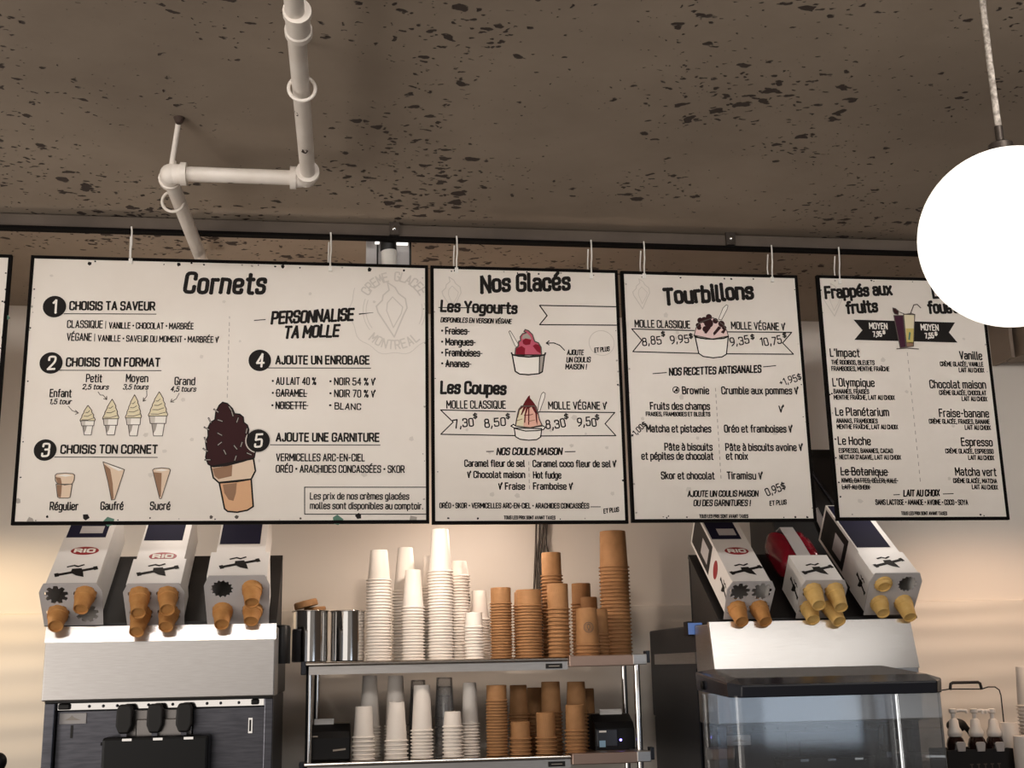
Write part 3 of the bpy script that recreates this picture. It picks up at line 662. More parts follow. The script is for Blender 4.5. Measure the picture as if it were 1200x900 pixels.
# ---- board: nos glaces
B = Board('menu_board', 'white menu board headed Nos Glacés, between the widest board and the Tourbillons board', .2035, .6650, EYE+.3235, EYE+.9482)
T = B.t
T('heading_lettering', 'Nos Glacés', 564.7, 342.3, 667, 339, 18.5, 4.0, slant=.06, jit=.25, brush=1)
H = 'section_lettering'
T(H, 'Les Yogourts', 517, 365, 605, 367, 12, 2.8, slant=.06, jit=.22, brush=1); B.strike(H, 514, 360.5, 606, 361.5)
T(H, 'Les Coupes', 517, 460.5, 592, 461.5, 13, 3.1, slant=.06, jit=.22, brush=1)
T(H, 'DISPONIBLES EN VERSION VÉGANE', 516.5, 377.4, 599, 379.3, 5.2, 1.1, slant=.15, jit=.15)
for s_, x1, y in (('* Fraises', 547, 391.5), ('* Mangues', 554, 404.4), ('* Framboises', 562, 417.2), ('* Ananas', 549, 429.8)):
    T(I, s_, 517.6, y, x1, y+.4, 7.8, 1.5); B.strike(I, 522, y-3.2, x1+3, y-2.8)
B.l('banner_print', [(724, 359.6), (632.2, 358), (641, 370), (632.3, 380.6), (724.5, 381.2)], 1.2)
B.l('arrow_print', [(661.5, 410.6), (656, 404.8), (649, 402), (640.5, 402.2)], 1.1); B.l('arrow_print', [(643.5, 399.5), (640, 402.2), (643.5, 404.3)], 1.1)
T(I, 'AJOUTE', 664.7, 415.8, 683.5, 416, 5.6, 1.2, slant=.12, jit=.15); T(I, 'UN COULIS', 664, 424.4, 691.5, 424.4, 5.6, 1.2, slant=.12, jit=.15); T(I, 'MAISON !', 662.8, 432.6, 687, 432.6, 5.6, 1.2, slant=.12, jit=.15)
B.ring('sticker_print', 705, 402, 14.5, .8, 'print_grey', 1); T(I, 'ET PLUS', 697, 413, 714, 411.2, 4.8, 1.1, slant=.12, jit=.15)
T(I, 'MOLLE CLASSIQUE', 523.7, 478.4, 592.3, 478.6, 8.6, 1.4); T(I, 'MOLLE VÉGANE ~', 643, 479.2, 711, 479.6, 8.2, 1.4)
B.l('banner_print', [(604, 482.4), (516.3, 480.5), (531, 494.7), (516.5, 509), (604, 510.6)], 1.2); B.l('banner_print', [(628, 482.8), (720.3, 483.5), (709, 496.7), (721.6, 510.6), (633, 511)], 1.2)
Pz = 'handwritten_price'
for s_, x0, y0, x1, y1, dx, dy in (('7,30', 532.5, 502, 555, 499.4, 557, 487.5), ('8,50', 568.5, 501, 592.5, 499, 595.3, 487.8), ('8,30', 640.5, 502.6, 662.5, 500, 663.7, 488), ('9,50', 677.5, 500, 698.5, 499, 700, 489)):
    T(Pz, s_, x0, y0, x1, y1, 9.5, 1.5, jit=.5, brush=1); T(Pz, '$', dx-1.9, dy+3.3, dx+1.9, dy+3.1, 6.4, 1.3)
T(H, 'NOS COULIS MAISON', 582.3, 533, 658, 532.6, 7.6, 1.7, slant=.16, jit=.2)
B.l(H, [(570, 529.2), (578.3, 529)], 1); B.l(H, [(662, 529.5), (674, 529.2)], 1)
for s_, x0, x1, y in (('Caramel fleur de sel', 544.7, 614.5, 546.6), ('Caramel coco fleur de sel ~', 624.7, 722, 547), ('~ Chocolat maison', 548, 614.8, 559.8), ('Hot fudge', 625.2, 657.3, 560.3), ('~ Fraise', 584.5, 614.8, 573.4), ('Framboise ~', 625.2, 671, 573.4)):
    T(I, s_, x0, y, x1, y+.2, 7.4, 1.45)
for i in range(5): B.l('divider_print', [(619.6+i*.15, 541+i*7), (619.7+i*.15, 545+i*7)], .8, 'print_midgrey')
T(I, 'ORÉO * SKOR * VERMICELLES ARC-EN-CIEL * ARACHIDES CONCASSÉES', 515.3, 595.2, 690, 595.6, 5.6, 1.15); B.l(I, [(692, 594), (703.5, 594)], .9)
T(I, 'ET PLUS', 707.7, 601.6, 725, 599.2, 4.8, 1.1, slant=.12, jit=.15); T(I, 'TOUS LES PRIX SONT AVANT TAXES', 590.7, 608.3, 650.5, 608.5, 3.7, .85)
F = lambda x, y: (590+x/11.25, 370+y/11.25)
p_ = 'sundae_drawing'
outl(p_, [(70, 215), (85, 200), (105, 225), (205, 395), (180, 425), (150, 395)], 'print_white', .7, F)
outl(p_, [(150, 520), (160, 430), (195, 400), (200, 340), (225, 330), (220, 280), (250, 240), (300, 225), (270, 210), (285, 185), (330, 200), (380, 250), (410, 340), (460, 360), (495, 420), (500, 520), (320, 545)], 'print_pink', 1.4, F)
for q in (((165, 520), (165, 430), (240, 400), (285, 430), (280, 530)), ((250, 330), (290, 300), (365, 320), (350, 380), (290, 388), (258, 370)), ((385, 400), (420, 375), (470, 385), (495, 430), (490, 500), (440, 470))): B.f(p_, [F(*k) for k in q], 'print_red', 2)
B.f(p_, [F(*q) for q in ((240, 310), (255, 260), (310, 232), (350, 270), (370, 310), (300, 300))], 'print_midgrey', 1.6)
outl(p_, [(115, 520), (540, 520), (512, 740), (470, 765), (330, 780), (215, 772), (155, 735)], 'print_white', 1.5, F, 'ink')
B.f(p_, [F(*q) for q in ((475, 540), (535, 530), (510, 735), (468, 755))], 'print_midgrey', 2)
B.l(p_, [F(*q) for q in ((475, 535), (470, 755))], 1.2, 'ink', 3); B.l(p_, [F(*q) for q in ((105, 490), (115, 515), (200, 535), (330, 545), (460, 535), (545, 515), (552, 492))], 1.8, 'ink', 3.2)
F = lambda x, y: (590+x/12.85, 455+y/12.85)
p_ = 'sundae_drawing.caramel'
outl(p_, [(535, 210), (570, 90), (600, 60), (628, 80), (620, 140), (540, 365), (510, 365)], 'print_white', .8, F)
outl(p_, [(180, 570), (195, 480), (210, 400), (230, 320), (270, 270), (470, 270), (520, 380), (540, 470), (585, 570), (400, 600)], 'print_rose', 1.3, F)
B.f(p_, [F(*q) for q in ((180, 565), (215, 400), (250, 300), (330, 285), (300, 575))], 'print_cream', 1.6)
sy = [(395, 105), (370, 125), (330, 185), (285, 265), (225, 310), (195, 440), (215, 450), (245, 330), (300, 285), (260, 400), (275, 405), (345, 280), (315, 400), (310, 520), (325, 520), (335, 400), (370, 300), (372, 550), (386, 550), (390, 300), (420, 280), (480, 380), (490, 500), (510, 560), (505, 380), (540, 450), (500, 280), (440, 195), (400, 150)]
B.f(p_, [F(*q) for q in sy], 'print_darkred', 2); B.l(p_, [F(*q) for q in ((310, 410), (420, 400), (440, 390))], .8, 'print_darkred', 3); B.l(p_, [F(*q) for q in ((200, 490), (280, 465))], .8, 'print_brown', 3); B.l(p_, [F(*q) for q in ((375, 500), (470, 480))], .8, 'print_brown', 3)
outl(p_, [(160, 600), (575, 610), (560, 735), (500, 775), (380, 785), (250, 770), (180, 730)], 'print_white', 1.2, F, 'ink')
outl(p_, [(110, 570), (150, 545), (180, 570), (400, 595), (580, 560), (630, 590), (600, 625), (500, 640), (330, 645), (180, 610)], 'print_white', 1.2, F, 'ink')
logo(B, 531, 345, .62, False)
B.confetti(26); B.done()

# ---- board: tourbillons
B = Board('menu_board', 'white menu board headed Tourbillons, to the right of the Nos Glacés board', .6728, 1.1280, EYE+.3258, EYE+.9467)
T = B.t
T('heading_lettering', 'Tourbillons', 779.5, 356, 882, 349.4, 17.5, 4.2, slant=.04, jit=.25, brush=1)
T(I, 'MOLLE CLASSIQUE', 744.3, 383.4, 808.5, 384.6, 8.2, 1.35); T(I, 'MOLLE VÉGANE ~', 857.3, 385.4, 920, 387, 8, 1.35)
B.l('banner_print', [(813.5, 387.5), (740.2, 385.6), (752, 399), (741.5, 412.2), (819, 414.3)], 1.2); B.l('banner_print', [(852, 389), (927.6, 389.6), (917, 402), (929.7, 415.2), (851, 414.8)], 1.2)
for s_, x0, y0, x1, y1, dx, dy in (('8,85', 753.5, 405, 775, 402.6, 777.3, 391.5), ('9,95', 786.5, 402.6, 807, 401, 809.8, 394), ('9,35', 856.7, 405, 878, 402.6, 882, 395), ('10,75', 892, 405.5, 916, 402.5, 919.6, 393)):
    T(Pz, s_, x0, y0, x1, y1, 9, 1.35, jit=.45); T(Pz, '$', dx-1.7, dy+3, dx+1.7, dy+2.8, 6, 1.3)
T(H, 'NOS RECETTES ARTISANALES', 784.5, 440, 891.5, 436.2, 8, 1.75, slant=.12, jit=.2)
B.l(H, [(765, 438), (781, 436.7)], 1); B.l(H, [(894.5, 430), (909, 428.6)], 1)
B.ring(I, 792, 457, 3.6, 1.0); B.l(I, [(790, 459.6), (794, 454.2)], 1.2); B.c(I, 793, 457.5, 1.6)
for s_, x0, x1, y in (('Brownie', 800, 830.5, 461.5), ('Crumble aux pommes ~', 846, 935.5, 461.6), ('Fruits des champs', 762.3, 831.5, 479.8), ('Matcha et pistaches', 758, 833, 506.2), ('Oréo et framboises ~', 849.2, 928.5, 506.4),
        ('Pâte à biscuits', 779.2, 834.5, 527.6), ('et pépites de chocolat', 752.2, 835.6, 538.3), ('Pâte à biscuits avoine ~', 850.6, 940.5, 528), ('et noix', 851.3, 876, 538.3), ('Skor et chocolat', 775.2, 837, 561.2), ('Tiramisu ~', 852.3, 893.5, 561.3), ('~', 913, 918.3, 483)):
    T(I, s_, x0, y, x1, y+.2, 8, 1.5)
T(I, 'FRAISES, FRAMBOISES ET BLEUETS', 757.2, 487.4, 832, 487.7, 4.4, 1.05)
T(Pz, '+1,95$', 915, 452.4, 939.5, 445, 7.5, 1.2, jit=.4); T(Pz, '+1,00$', 741.5, 513, 758, 498.5, 6, 1.15, jit=.4); T(Pz, '0,95$', 899.5, 581.5, 921, 573, 8.5, 1.4, jit=.4)
for i in range(15): B.l('divider_print', [(838.3+i*.45, 455+i*7.3), (838.5+i*.45, 458.5+i*7.3)], .8, 'print_midgrey')
T(H, 'AJOUTE UN COULIS MAISON', 806, 582, 888, 581.6, 6.6, 1.4, slant=.14, jit=.18); T(H, 'OU DES GARNITURES !', 813, 592.7, 879, 592.6, 6.6, 1.4, slant=.14, jit=.18)
T(I, 'ET PLUS', 902.2, 592.4, 921.3, 590.8, 5, 1.1, slant=.12, jit=.15); T(I, 'TOUS LES PRIX SONT AVANT TAXES', 819.7, 606.8, 876.5, 606.8, 3.7, .85)
F = lambda x, y: (800+x/11.25, 345+y/11.25)
p_ = 'sundae_drawing'
outl(p_, [(470, 330), (530, 180), (575, 138), (595, 150), (585, 195), (510, 340)], 'print_white', .7, F)
outl(p_, [(150, 540), (175, 440), (230, 370), (400, 310), (530, 400), (580, 480), (600, 550), (390, 590)], 'print_palepink', 1, F)
for x, y, r in ((345, 300, 40), (230, 345, 38), (205, 410, 34), (285, 340, 42), (430, 350, 36), (510, 390, 42), (545, 440, 30), (340, 380, 60), (300, 460, 40), (215, 440, 30)): B.c(p_, *F(x, y), r/11.25, 'print_choc', 2)
for q in (((400, 510), (470, 420), (510, 440), (440, 520), (410, 545)), ((280, 510), (340, 430), (370, 440), (310, 520)), ((500, 500), (560, 440), (575, 460), (540, 520))): B.f(p_, [F(*k) for k in q], 'print_choc', 2)
outl(p_, [(160, 550), (230, 580), (380, 592), (520, 585), (600, 555), (575, 790), (520, 825), (400, 838), (270, 820), (210, 780)], 'print_white', 1.3, F, 'ink')
B.l(p_, [F(*q) for q in ((150, 540), (165, 565), (300, 588), (400, 592), (540, 580), (602, 555))], 1.6, 'ink', 3.2)
logo(B, 753, 345, .55, False)
B.confetti(26); B.done()

# ---- board: frappes
B = Board('menu_board', 'rightmost white menu board with a printed black ribbon, headed Frappés', 1.1790, 1.6250, EYE+.3283, EYE+.9487)
T = B.t
D = 'heading_lettering'
T(D, 'Frappés aux', 968, 349.3, 1044.5, 344.6, 12.5, 3.1, slant=.04, jit=.2, brush=1); T(D, 'fruits', 993, 367, 1028, 365, 12.5, 3.1, slant=.04, jit=.2, brush=1)
T(D, 'Laits', 1094, 349.3, 1127, 347.5, 12.5, 3.1, slant=.04, jit=.2, brush=1); T(D, 'fouettés', 1089, 367, 1141, 364.5, 12.5, 3.1, slant=.04, jit=.2, brush=1)
B.f('ribbon_print', [(1000, 374.6), (1119, 378), (1112, 389.6), (1122, 401.5), (1001, 398.4), (1010.5, 387)], 'ink', 1)
for s_, x0, y0, x1, y1, c_ in (('MOYEN', 1019, 385.2, 1039.5, 385.8, 6.6), ('7,95', 1023.5, 394.6, 1033, 394.2, 5.6), ('$', 1034.5, 391.6, 1037, 391.6, 4.2), ('MOYEN', 1079.5, 386.8, 1099.5, 387.4, 6.6), ('7,55', 1084.5, 396.5, 1094, 396, 5.6), ('$', 1095.5, 393.4, 1098, 393.4, 4.2)):
    T('ribbon_print', s_, x0, y0, x1, y1, c_, 1.2, 'print_white', lay=2.5)
for s_, x0, x1, y, l1, a0, a1, ya, l2, b0, b1, yb in (
    ("L'Impact", 973.2, 1007, 417.6, 'THÉ ROOIBOS, BLEUETS', 974.5, 1024.5, 427, 'FRAMBOISES, MENTHE FRAÎCHE', 974.7, 1042, 434.4),
    ("L'Olympique", 976.2, 1024.5, 452.4, 'BANANES, FRAISES', 977.2, 1018, 461, 'MENTHE FRAÎCHE, LAIT AU CHOIX', 977.5, 1048.2, 468),
    ('Le Planétarium', 979.5, 1041.3, 486.8, 'ANANAS, FRAMBOISES', 980.3, 1028.2, 495.4, 'MENTHE FRAÎCHE, LAIT AU CHOIX', 981, 1052, 502.4),
    ('Le Hoche', 982.5, 1020, 520.8, 'ESPRESSO, BANANES, CACAO', 983.3, 1046, 530.4, "NECTAR D'AGAVE, LAIT AU CHOIX", 984, 1055.6, 538),
    ('Le Botanique', 985.8, 1039.6, 556.6, 'KIWIS, DATTES, CÉLERI, KALE', 986.6, 1050.6, 565.4, 'LAIT AU CHOIX', 987, 1019, 573),
    ('Vanille', 1125, 1150.6, 420.8, 'CRÈME GLACÉE, VANILLE', 1102, 1152, 429, 'LAIT AU CHOIX', 1124, 1153, 436),
    ('Chocolat maison', 1090, 1155, 454.6, 'CRÈME GLACÉE, CHOCOLAT', 1101, 1155.5, 462.6, 'LAIT AU CHOIX', 1127.4, 1156.6, 469.7),
    ('Fraise-banane', 1101.2, 1158.6, 488.4, 'CRÈME GLACÉE, FRAISES, BANANE', 1089, 1159.6, 496.2, 'LAIT AU CHOIX', 1131, 1160.7, 503.3),
    ('Espresso', 1127, 1162.8, 522.2, 'CRÈME GLACÉE, ESPRESSO', 1108.2, 1164, 531, 'LAIT AU CHOIX', 1135, 1164.6, 538.6),
    ('Matcha vert', 1120, 1167.3, 557, 'CRÈME GLACÉE, MATCHA', 1117.3, 1168, 565.7, 'LAIT AU CHOIX', 1139.3, 1169, 573)):
    T(I, s_, x0, y, x1, y+.6, 8.8, 1.5); T(I, l1, a0, ya, a1, ya+.5, 4.8, 1.05); T(I, l2, b0, yb, b1, yb+.5, 4.8, 1.05)
B.strike(I, 985, 552.5, 1041, 553.5); B.strike(I, 986, 563, 1052, 563.4); B.strike(I, 987, 570.6, 1020, 571)
for i in range(17): B.l('divider_print', [(1063+i*.93, 413+i*9.2), (1063.4+i*.93, 417+i*9.2)], .8, 'print_midgrey')
T(H, 'LAIT AU CHOIX', 1059, 581.4, 1100.5, 581.2, 7, 1.6, slant=.14, jit=.18); B.l(H, [(1047, 580), (1054, 579.6)], .9); B.l(H, [(1105, 579), (1117, 578.6)], .9)
T(I, 'SANS LACTOSE * AMANDE * AVOINE * COCO * SOYA', 1026.3, 591.3, 1134, 591.5, 5.6, 1.15); T(I, 'TOUS LES PRIX SONT AVANT TAXES', 1056.3, 603.4, 1109.5, 603.5, 3.7, .85)
F = lambda x, y: (1000+x/10, 350+y/10)
p_ = 'tall_drink_drawing'
outl(p_, [(458, 110), (490, 118), (528, 150), (520, 190), (480, 180), (462, 150)], 'print_choc', .9, F, lay=2.4)
outl(p_, [(470, 200), (580, 200), (615, 570), (545, 580), (515, 430)], 'print_purple', 1, F, lay=2.4)
outl(p_, [(585, 185), (715, 190), (700, 560), (620, 570)], 'print_cream', 1, F, lay=2.4)
B.f(p_, [F(*q) for q in ((612, 350), (708, 350), (700, 520), (622, 520))], 'print_straw', 3); B.f(p_, [F(*q) for q in ((620, 515), (702, 510), (698, 560), (622, 566))], 'print_brown', 3)
B.f(p_, [F(*q) for q in ((650, 390), (670, 400), (660, 490), (640, 480))], 'print_green', 3.5)
B.l(p_, [F(*q) for q in ((665, 180), (705, 75), (745, 70), (785, 110))], 1.2, 'ink_soft', 4); B.l(p_, [F(*q) for q in ((540, 160), (600, 185), (680, 175), (720, 190))], .9, 'ink_soft', 4); B.l(p_, [F(*q) for q in ((505, 590), (620, 582), (760, 592))], 1.1, 'ink_soft', 4)
logo(B, 978, 352, .6, False)
B.confetti(26); B.done()

# ---- board cut by the left edge of the picture
rx = at(14, 302, BY).x
B = Board('menu_board', 'white menu board cut off by the left edge of the photo', rx-.915, rx, EYE+.3262, EYE+.9485)
B.confetti(40, [(6, 354, 2, 'ink'), (8.5, 372, 3, 'print_green'), (3, 395, 1.6, 'ink')]); B.done()

# ------------------------------------------------------------------ white hooks holding the boards
def hook(px, py_top, py_bot, label):
    a = at(px, py_bot+3, BY-.004); top = zb-.006
    r = thing('board_hook', label, 'hook', (a.x, BY, top), group='white hooks above the boards')
    mb = MB().tube([(a.x, BY-.005, a.z), (a.x, BY-.006, a.z+.02), (a.x+.0015, BY-.008, (a.z+top)/2), (a.x+.001, BY-.012, top-.004), (a.x, BY-.014, top+.006)], .0019, 8)
    obj('front_strand', mb, 'hook', r, 60)
    mb = MB().tube([(a.x-.005, BY+.011, a.z-.01), (a.x-.005, BY+.012, a.z+.03), (a.x-.004, BY+.004, top-.012)], .0017, 8)
    obj('rear_strand', mb, 'hook', r, 60)
    obj('clip', MB().box(a.x-.004, a.x+.004, BY-.0045, BY+.0125, a.z-.012, a.z+.001), 'hook', r)
for px, y0, y1, where in ((153, 268, 300, 'above the left part of the widest board'), (387, 276, 309, 'above the right part of the widest board'), (535, 281, 311, 'above the left part of the Nos Glacés board'), (693, 287, 318, 'above the right part of the Nos Glacés board'),
                      (755, 290, 318, 'above the left part of the Tourbillons board'), (905, 295, 322, 'above the right part of the Tourbillons board'), (984, 298, 324, 'above the left part of the rightmost board'), (1118, 300, 327, 'above the right part of the rightmost board, behind the lamp')):
    hook(px, y0, y1, 'thin white hook '+where)

# ------------------------------------------------------------------ white pipe
PZ = CEIL-.085
p0 = atz(341, -40, PZ); p1 = atz(361, 206, PZ); p2 = atz(198, 206, PZ); p3 = atz(246, 330, PZ)
p2.y = p1.y = (p1.y+p2.y)/2
R0 = .0150
pipe = thing('ceiling_pipe', 'white painted pipe with two elbows hanging under the concrete ceiling', 'pipe', p1)
d1 = (p0-p1).normalized(); d3 = (p3-p2).normalized(); dx = Vector((1, 0, 0))
obj('long_run', MB().tube([p0, p1+d1*.02], R0, 20), 'pipe', pipe, 60)
obj('cross_run', MB().tube([p1-dx*.02, p2+dx*.02], R0, 20), 'pipe', pipe, 60)
obj('drop_run', MB().tube([p2+d3*.02, p3], R0, 20), 'pipe', pipe, 60)
def elbow(c, a, b):
    A = c+a*.032; Bq = c+b*.032
    pts = [A, c+a*.016+b*.002, c+a*.006+b*.006, c+b*.016+a*.002, Bq]
    e = obj('elbow', MB().tube(pts, [R0*1.32]*5, 20).sphere(c+a*.004+b*.004, R0*1.38, 20, 12), 'pipe', pipe, 60)
    obj('collar', MB().tube([A-a*.008, A+a*.004], R0*1.55, 20), 'pipe', e, 40)
    obj('collar', MB().tube([Bq-b*.008, Bq+b*.004], R0*1.55, 20), 'pipe', e, 40)
elbow(p1, d1, -dx); elbow(p2, dx, d3)
c0 = atz(349, 26, PZ)
obj('coupling', MB().tube([c0-d1*.034, c0-d1*.022, c0-d1*.020, c0+d1*.020, c0+d1*.022, c0+d1*.034], [R0*1.45, R0*1.45, R0*1.28, R0*1.28, R0*1.45, R0*1.45], 20), 'pipe', pipe, 40)
for cpx, cpy, dd in ((354, 100, d1), (203, 233, d3)):
    c = atz(cpx, cpy, PZ); q = Vector((0, 0, 1)).rotation_difference(dd).to_matrix()
    rg = obj('hanger_ring', MB().torus(c-Vector((0, 0, .006)), R0*1.5, .0032, q), 'pipe', pipe, 60)
    obj('hanger_rod', MB().tube([c+Vector((0, 0, R0*1.2)), (c.x, c.y, CEIL)], .003, 8), 'pipe', rg, 60)
ra = atz(210, 138, CEIL)
obj('hanger_rod', MB().tube([ra, p2+Vector((.006, .0, .018))], .0052, 10), 'pipe', pipe, 60)
obj('ceiling_cup', MB().lathe([(.011, 0), (.008, -.008), (.006, -.012)], ra, 14), 'chip', pipe, 60)
chips = MB()
def chip(c, tang, r, off):
    tang = tang.normalized(); w = (off-tang*off.dot(tang)).normalized(); s2 = tang.cross(w)
    n = 9; ring = []
    for i in range(n):
        k = 2*PI*i/n; rr = r*random.uniform(.6, 1.15); th = rr*math.sin(k)/R0
        ring.append(c+tang*(rr*1.5*math.cos(k))+(w*math.cos(th)+s2*math.sin(th))*(R0+.0006))
    chips.add(ring, [tuple(range(n))])
dn = Vector((0, -.45, -.9))
chip(atz(355, 127, PZ), d1, .006, Vector((-.7, -.3, -.6))); chip(atz(358, 169, PZ), d1, .007, Vector((-.1, -.4, -.9)))
chip((p1*.45+p2*.55)+Vector((.0, 0, 0)), dx, .006, Vector((0, .35, -1))); chip((p1*.66+p2*.34), dx, .005, Vector((0, .4, -1)))
chips.flat = True
obj('paint_chips', chips, 'chip', pipe)

# small bracket and spotlight above the widest board
def brk(px, py, label):
    a = at(px, py, 2.742)
    r = thing('ceiling_bracket', label, 'bracket', (a.x, 2.742, zb))
    obj('strap', MB().box(a.x-.012, a.x+.012, 2.736, 2.7445, zb+.002, CEIL), 'dark_steel', r)
    obj('bolt', MB().lathe([(.006, 0), (.006, .004), (.003, .006)], (a.x, 2.736, zb+.018), 10, M3=Matrix.Rotation(PI/2, 3, 'X')), 'chrome', r, 40)
brk(462, 262, 'small dark strap bracket on the ceiling channel above the white spotlight')
brk(855, 270, 'small dark strap bracket on the ceiling channel above the Tourbillons board')
sp = at(455, 300, 2.79)
spot = thing('spotlight', 'white spotlight mounted behind the ceiling channel above the widest board', 'light', (sp.x, 2.80, CEIL))
bx0, bx1 = at(429, 290, 2.81).x, at(481, 290, 2.81).x
obj('housing', MB().box(bx0, bx1, 2.812, 2.835, sp.z-.06, CEIL), 'carton_grey', spot, bevel=.003)
obj('housing_edge', MB().box(bx1-.003, bx1+.002, 2.808, 2.812, sp.z-.06, CEIL).box(bx0+.026, bx0+.030, 2.808, 2.812, sp.z-.06, CEIL), 'black', spot)
obj('mount', MB().lathe([(.020, 0), (.020, -.022), (.015, -.030)], (sp.x, 2.789, sp.z+.035), 20).tube([(sp.x, 2.789, sp.z+.033), (sp.x, 2.789, CEIL)], .01, 12), 'black', spot, 40)
obj('lamp_shade', MB().lathe([(.017, .016), (.020, .010), (.017, -.04), (.015, -.04)], (sp.x+.002, 2.789, sp.z), 24), 'hook', spot, 40)
z1 = at(470, 285.6, 2.80).z
obj('light_strip', MB().box(at(463, 285, 2.80).x, at(478, 285, 2.80).x, 2.797, 2.806, z1-.002, z1+.002), 'lamp_strip', spot)
obj('light_strip', MB().box(at(439.5, 285, 2.80).x, at(444.5, 285, 2.80).x, 2.797, 2.806, z1-.001, z1+.003), 'lamp_strip', spot)

# ------------------------------------------------------------------ globe lamp
gc = at(1186, 278, 1.55); gr = (at(1186, 278, 1.55)-at(1080, 278, 1.55)).length*.935
gl = thing('pendant_lamp', 'glowing round white globe pendant lamp hanging on a braided cord', 'lamp', gc)
obj('globe', MB().sphere(gc, gr, 64, 40), 'globe', gl, 80)
obj('cap', MB().lathe([(.012, .004), (.018, .0), (.018, -.010), (.026, -.016), (.026, -.024)][::-1], gc+Vector((0, 0, gr+.014)), 24).lathe([(.006, 0), (.006, .032)], gc+Vector((0, 0, gr+.012)), 12), 'dark_steel', gl, 40)
obj('cord', MB().tube([gc+Vector((0, 0, gr+.04)), gc+Vector((-.001, 0, gr+.15)), Vector((gc.x, gc.y, CEIL))], .0048, 12), 'cord', gl, 60)
obj('ceiling_rose', MB().lathe([(.05, 0), (.05, -.012), (.03, -.022)], (gc.x, gc.y, CEIL), 24), 'dark_steel', gl, 40)
# ------------------------------------------------------------------ soft-serve machines
def machine(label, xl, xr, ytop, ych, ybot, xm, full, cd=.0085):
    Y0 = 2.80
    XL, XR = at(xl, (ych+ybot)/2, Y0).x, at(xr, (ych+ybot)/2, Y0).x
    zt = at(xm, ytop, Y0+cd).z; zc = at(xm, ych, Y0).z; zb_ = at(xm, ybot, Y0).z
    r = thing('soft_serve_machine', label, 'ice cream machine', ((XL+XR)/2, 3.1, 0))
    # hood: sloped top strip + flat steel panel
    obj('hood', MB().prism([(Y0, zb_), (Y0, zc), (Y0+cd, zt-.004), (2.95, zt-.004), (2.95, zb_)], 'x', XL, XR), 'steel', r, bevel=.003)
    L_ = math.hypot(cd, zt-zc); ny, nz = -(zt-zc)/L_*.002, cd/L_*.002
    obj('top_strip', MB().prism([(Y0+ny, zc+nz), (Y0+cd+ny, zt+nz), (Y0+cd+.012, zt+.001), (Y0+cd+.012, zt-.004), (Y0+.002, zc)], 'x', XL-.001, XR+.001), 'steel_lit', r)
    obj('body', MB().box(XL+.008, XR-.008, 2.86, 3.42, 0, zb_).box(XL+.004, XR-.004, 2.951, 3.42, zb_, zt-.002), 'steel_side', r, bevel=.004)
    obj('seam', MB().box(XL+.006, XR-.006, Y0+.008, 2.86, zb_-.004, zb_), 'black', r)
    px = lambda x, y, Y=2.84: at(x, y, Y)
    zl = 0.9
    w = XR-XL
    sx = lambda t: XL+w*t
    for a_, b_ in ((.006, .050), (.955, .994)):
        obj('side_post', MB().box(sx(a_), sx(b_), 2.822, 2.86, zl, zb_-.004), 'steel_dark', r, bevel=.002)
    hs = obj('header_strip', MB().box(sx(.052), sx(.953), 2.838, 2.86, zb_-.021, zb_-.005), 'chrome' if full else 'black_gloss', r, bevel=.001)
    scr = MB()
    for t in (.19, .25, .31, .445, .55, .70, .76, .84):
        scr.lathe([(.0035, 0), (.003, .004), (.001, .005)], (sx(t), 2.838, zb_-.013), 10, M3=Matrix.Rotation(PI/2, 3, 'X'))
    obj('screws', scr, 'steel_dark' if full else 'black', hs, 40)
    obj('header_knob', MB().box(sx(.06), sx(.11), 2.828, 2.838, zb_-.019, zb_-.006), 'black', hs, bevel=.003)
    obj('header_knob', MB().box(sx(.895), sx(.93), 2.828, 2.838, zb_-.018, zb_-.006), 'black', hs, bevel=.003)
    zp = zb_-.023
    obj('front_panel', MB().box(sx(.052), sx(.353), 2.846, 2.86, zl, zp), 'steel_dark' if full else 'navy_panel', r, bevel=.001)
    obj('front_panel', MB().box(sx(.640), sx(.953), 2.846, 2.86, zl, zp), 'steel_dark' if full else 'navy_panel', r, bevel=.001)
    obj('dispensing_head', MB().box(sx(.355), sx(.638), 2.835, 2.86, zl+.05, zp).box(sx(.40), sx(.60), 2.820, 2.836, zp-.075, zp-.02), 'steel_mid' if full else 'navy_panel', r, bevel=.002)
    sh = obj('spout_shield', MB().box(sx(.275), sx(.725), 2.775, 2.835, zl, zb_-.078), 'black_gloss', r, bevel=.006)
    for t in (.38, .51, .64):
        obj('spout_clip', MB().box(sx(t-.02), sx(t+.02), 2.772, 2.776, zb_-.086, zb_-.081), 'chrome', sh)
    obj('shield_pin', MB().tube([(sx(.262), 2.80, zb_-.092), (sx(.28), 2.80, zb_-.092)], .0035, 10), 'black', sh, 40)
    for t in ((.357, .487, .612) if full else (.81,)):
        c = sx(t)
        lv = obj('lever', MB().prism([(c-.012, zb_-.010), (c+.012, zb_-.010), (c+.017, zb_-.022), (c+.0175, zb_-.055), (c+.010, zb_-.072), (c-.010, zb_-.072), (c-.0175, zb_-.055), (c-.017, zb_-.022)], 'y', 2.792, 2.812), 'black', r, bevel=.004)
        obj('lever_stem', MB().box(c-.006, c+.006, 2.798, 2.836, zb_-.085, zb_-.06), 'steel_dark', lv)
    pl = obj('maker_plate', MB().box(sx(.062), sx(.178), 2.843, 2.846, zb_-.050, zb_-.027), 'carton_grey', r, bevel=.001)
    obj('plate_emblem', MB().prism([(sx(.085), zb_-.042), (sx(.155), zb_-.042), (sx(.125), zb_-.036), (sx(.116), zb_-.031), (sx(.108), zb_-.036)], 'y', 2.8425, 2.843), 'print_midgrey', pl)
    obj('key_slot', MB().box(sx(.113), sx(.123), 2.844, 2.846, zb_-.080, zb_-.053), 'black', r)
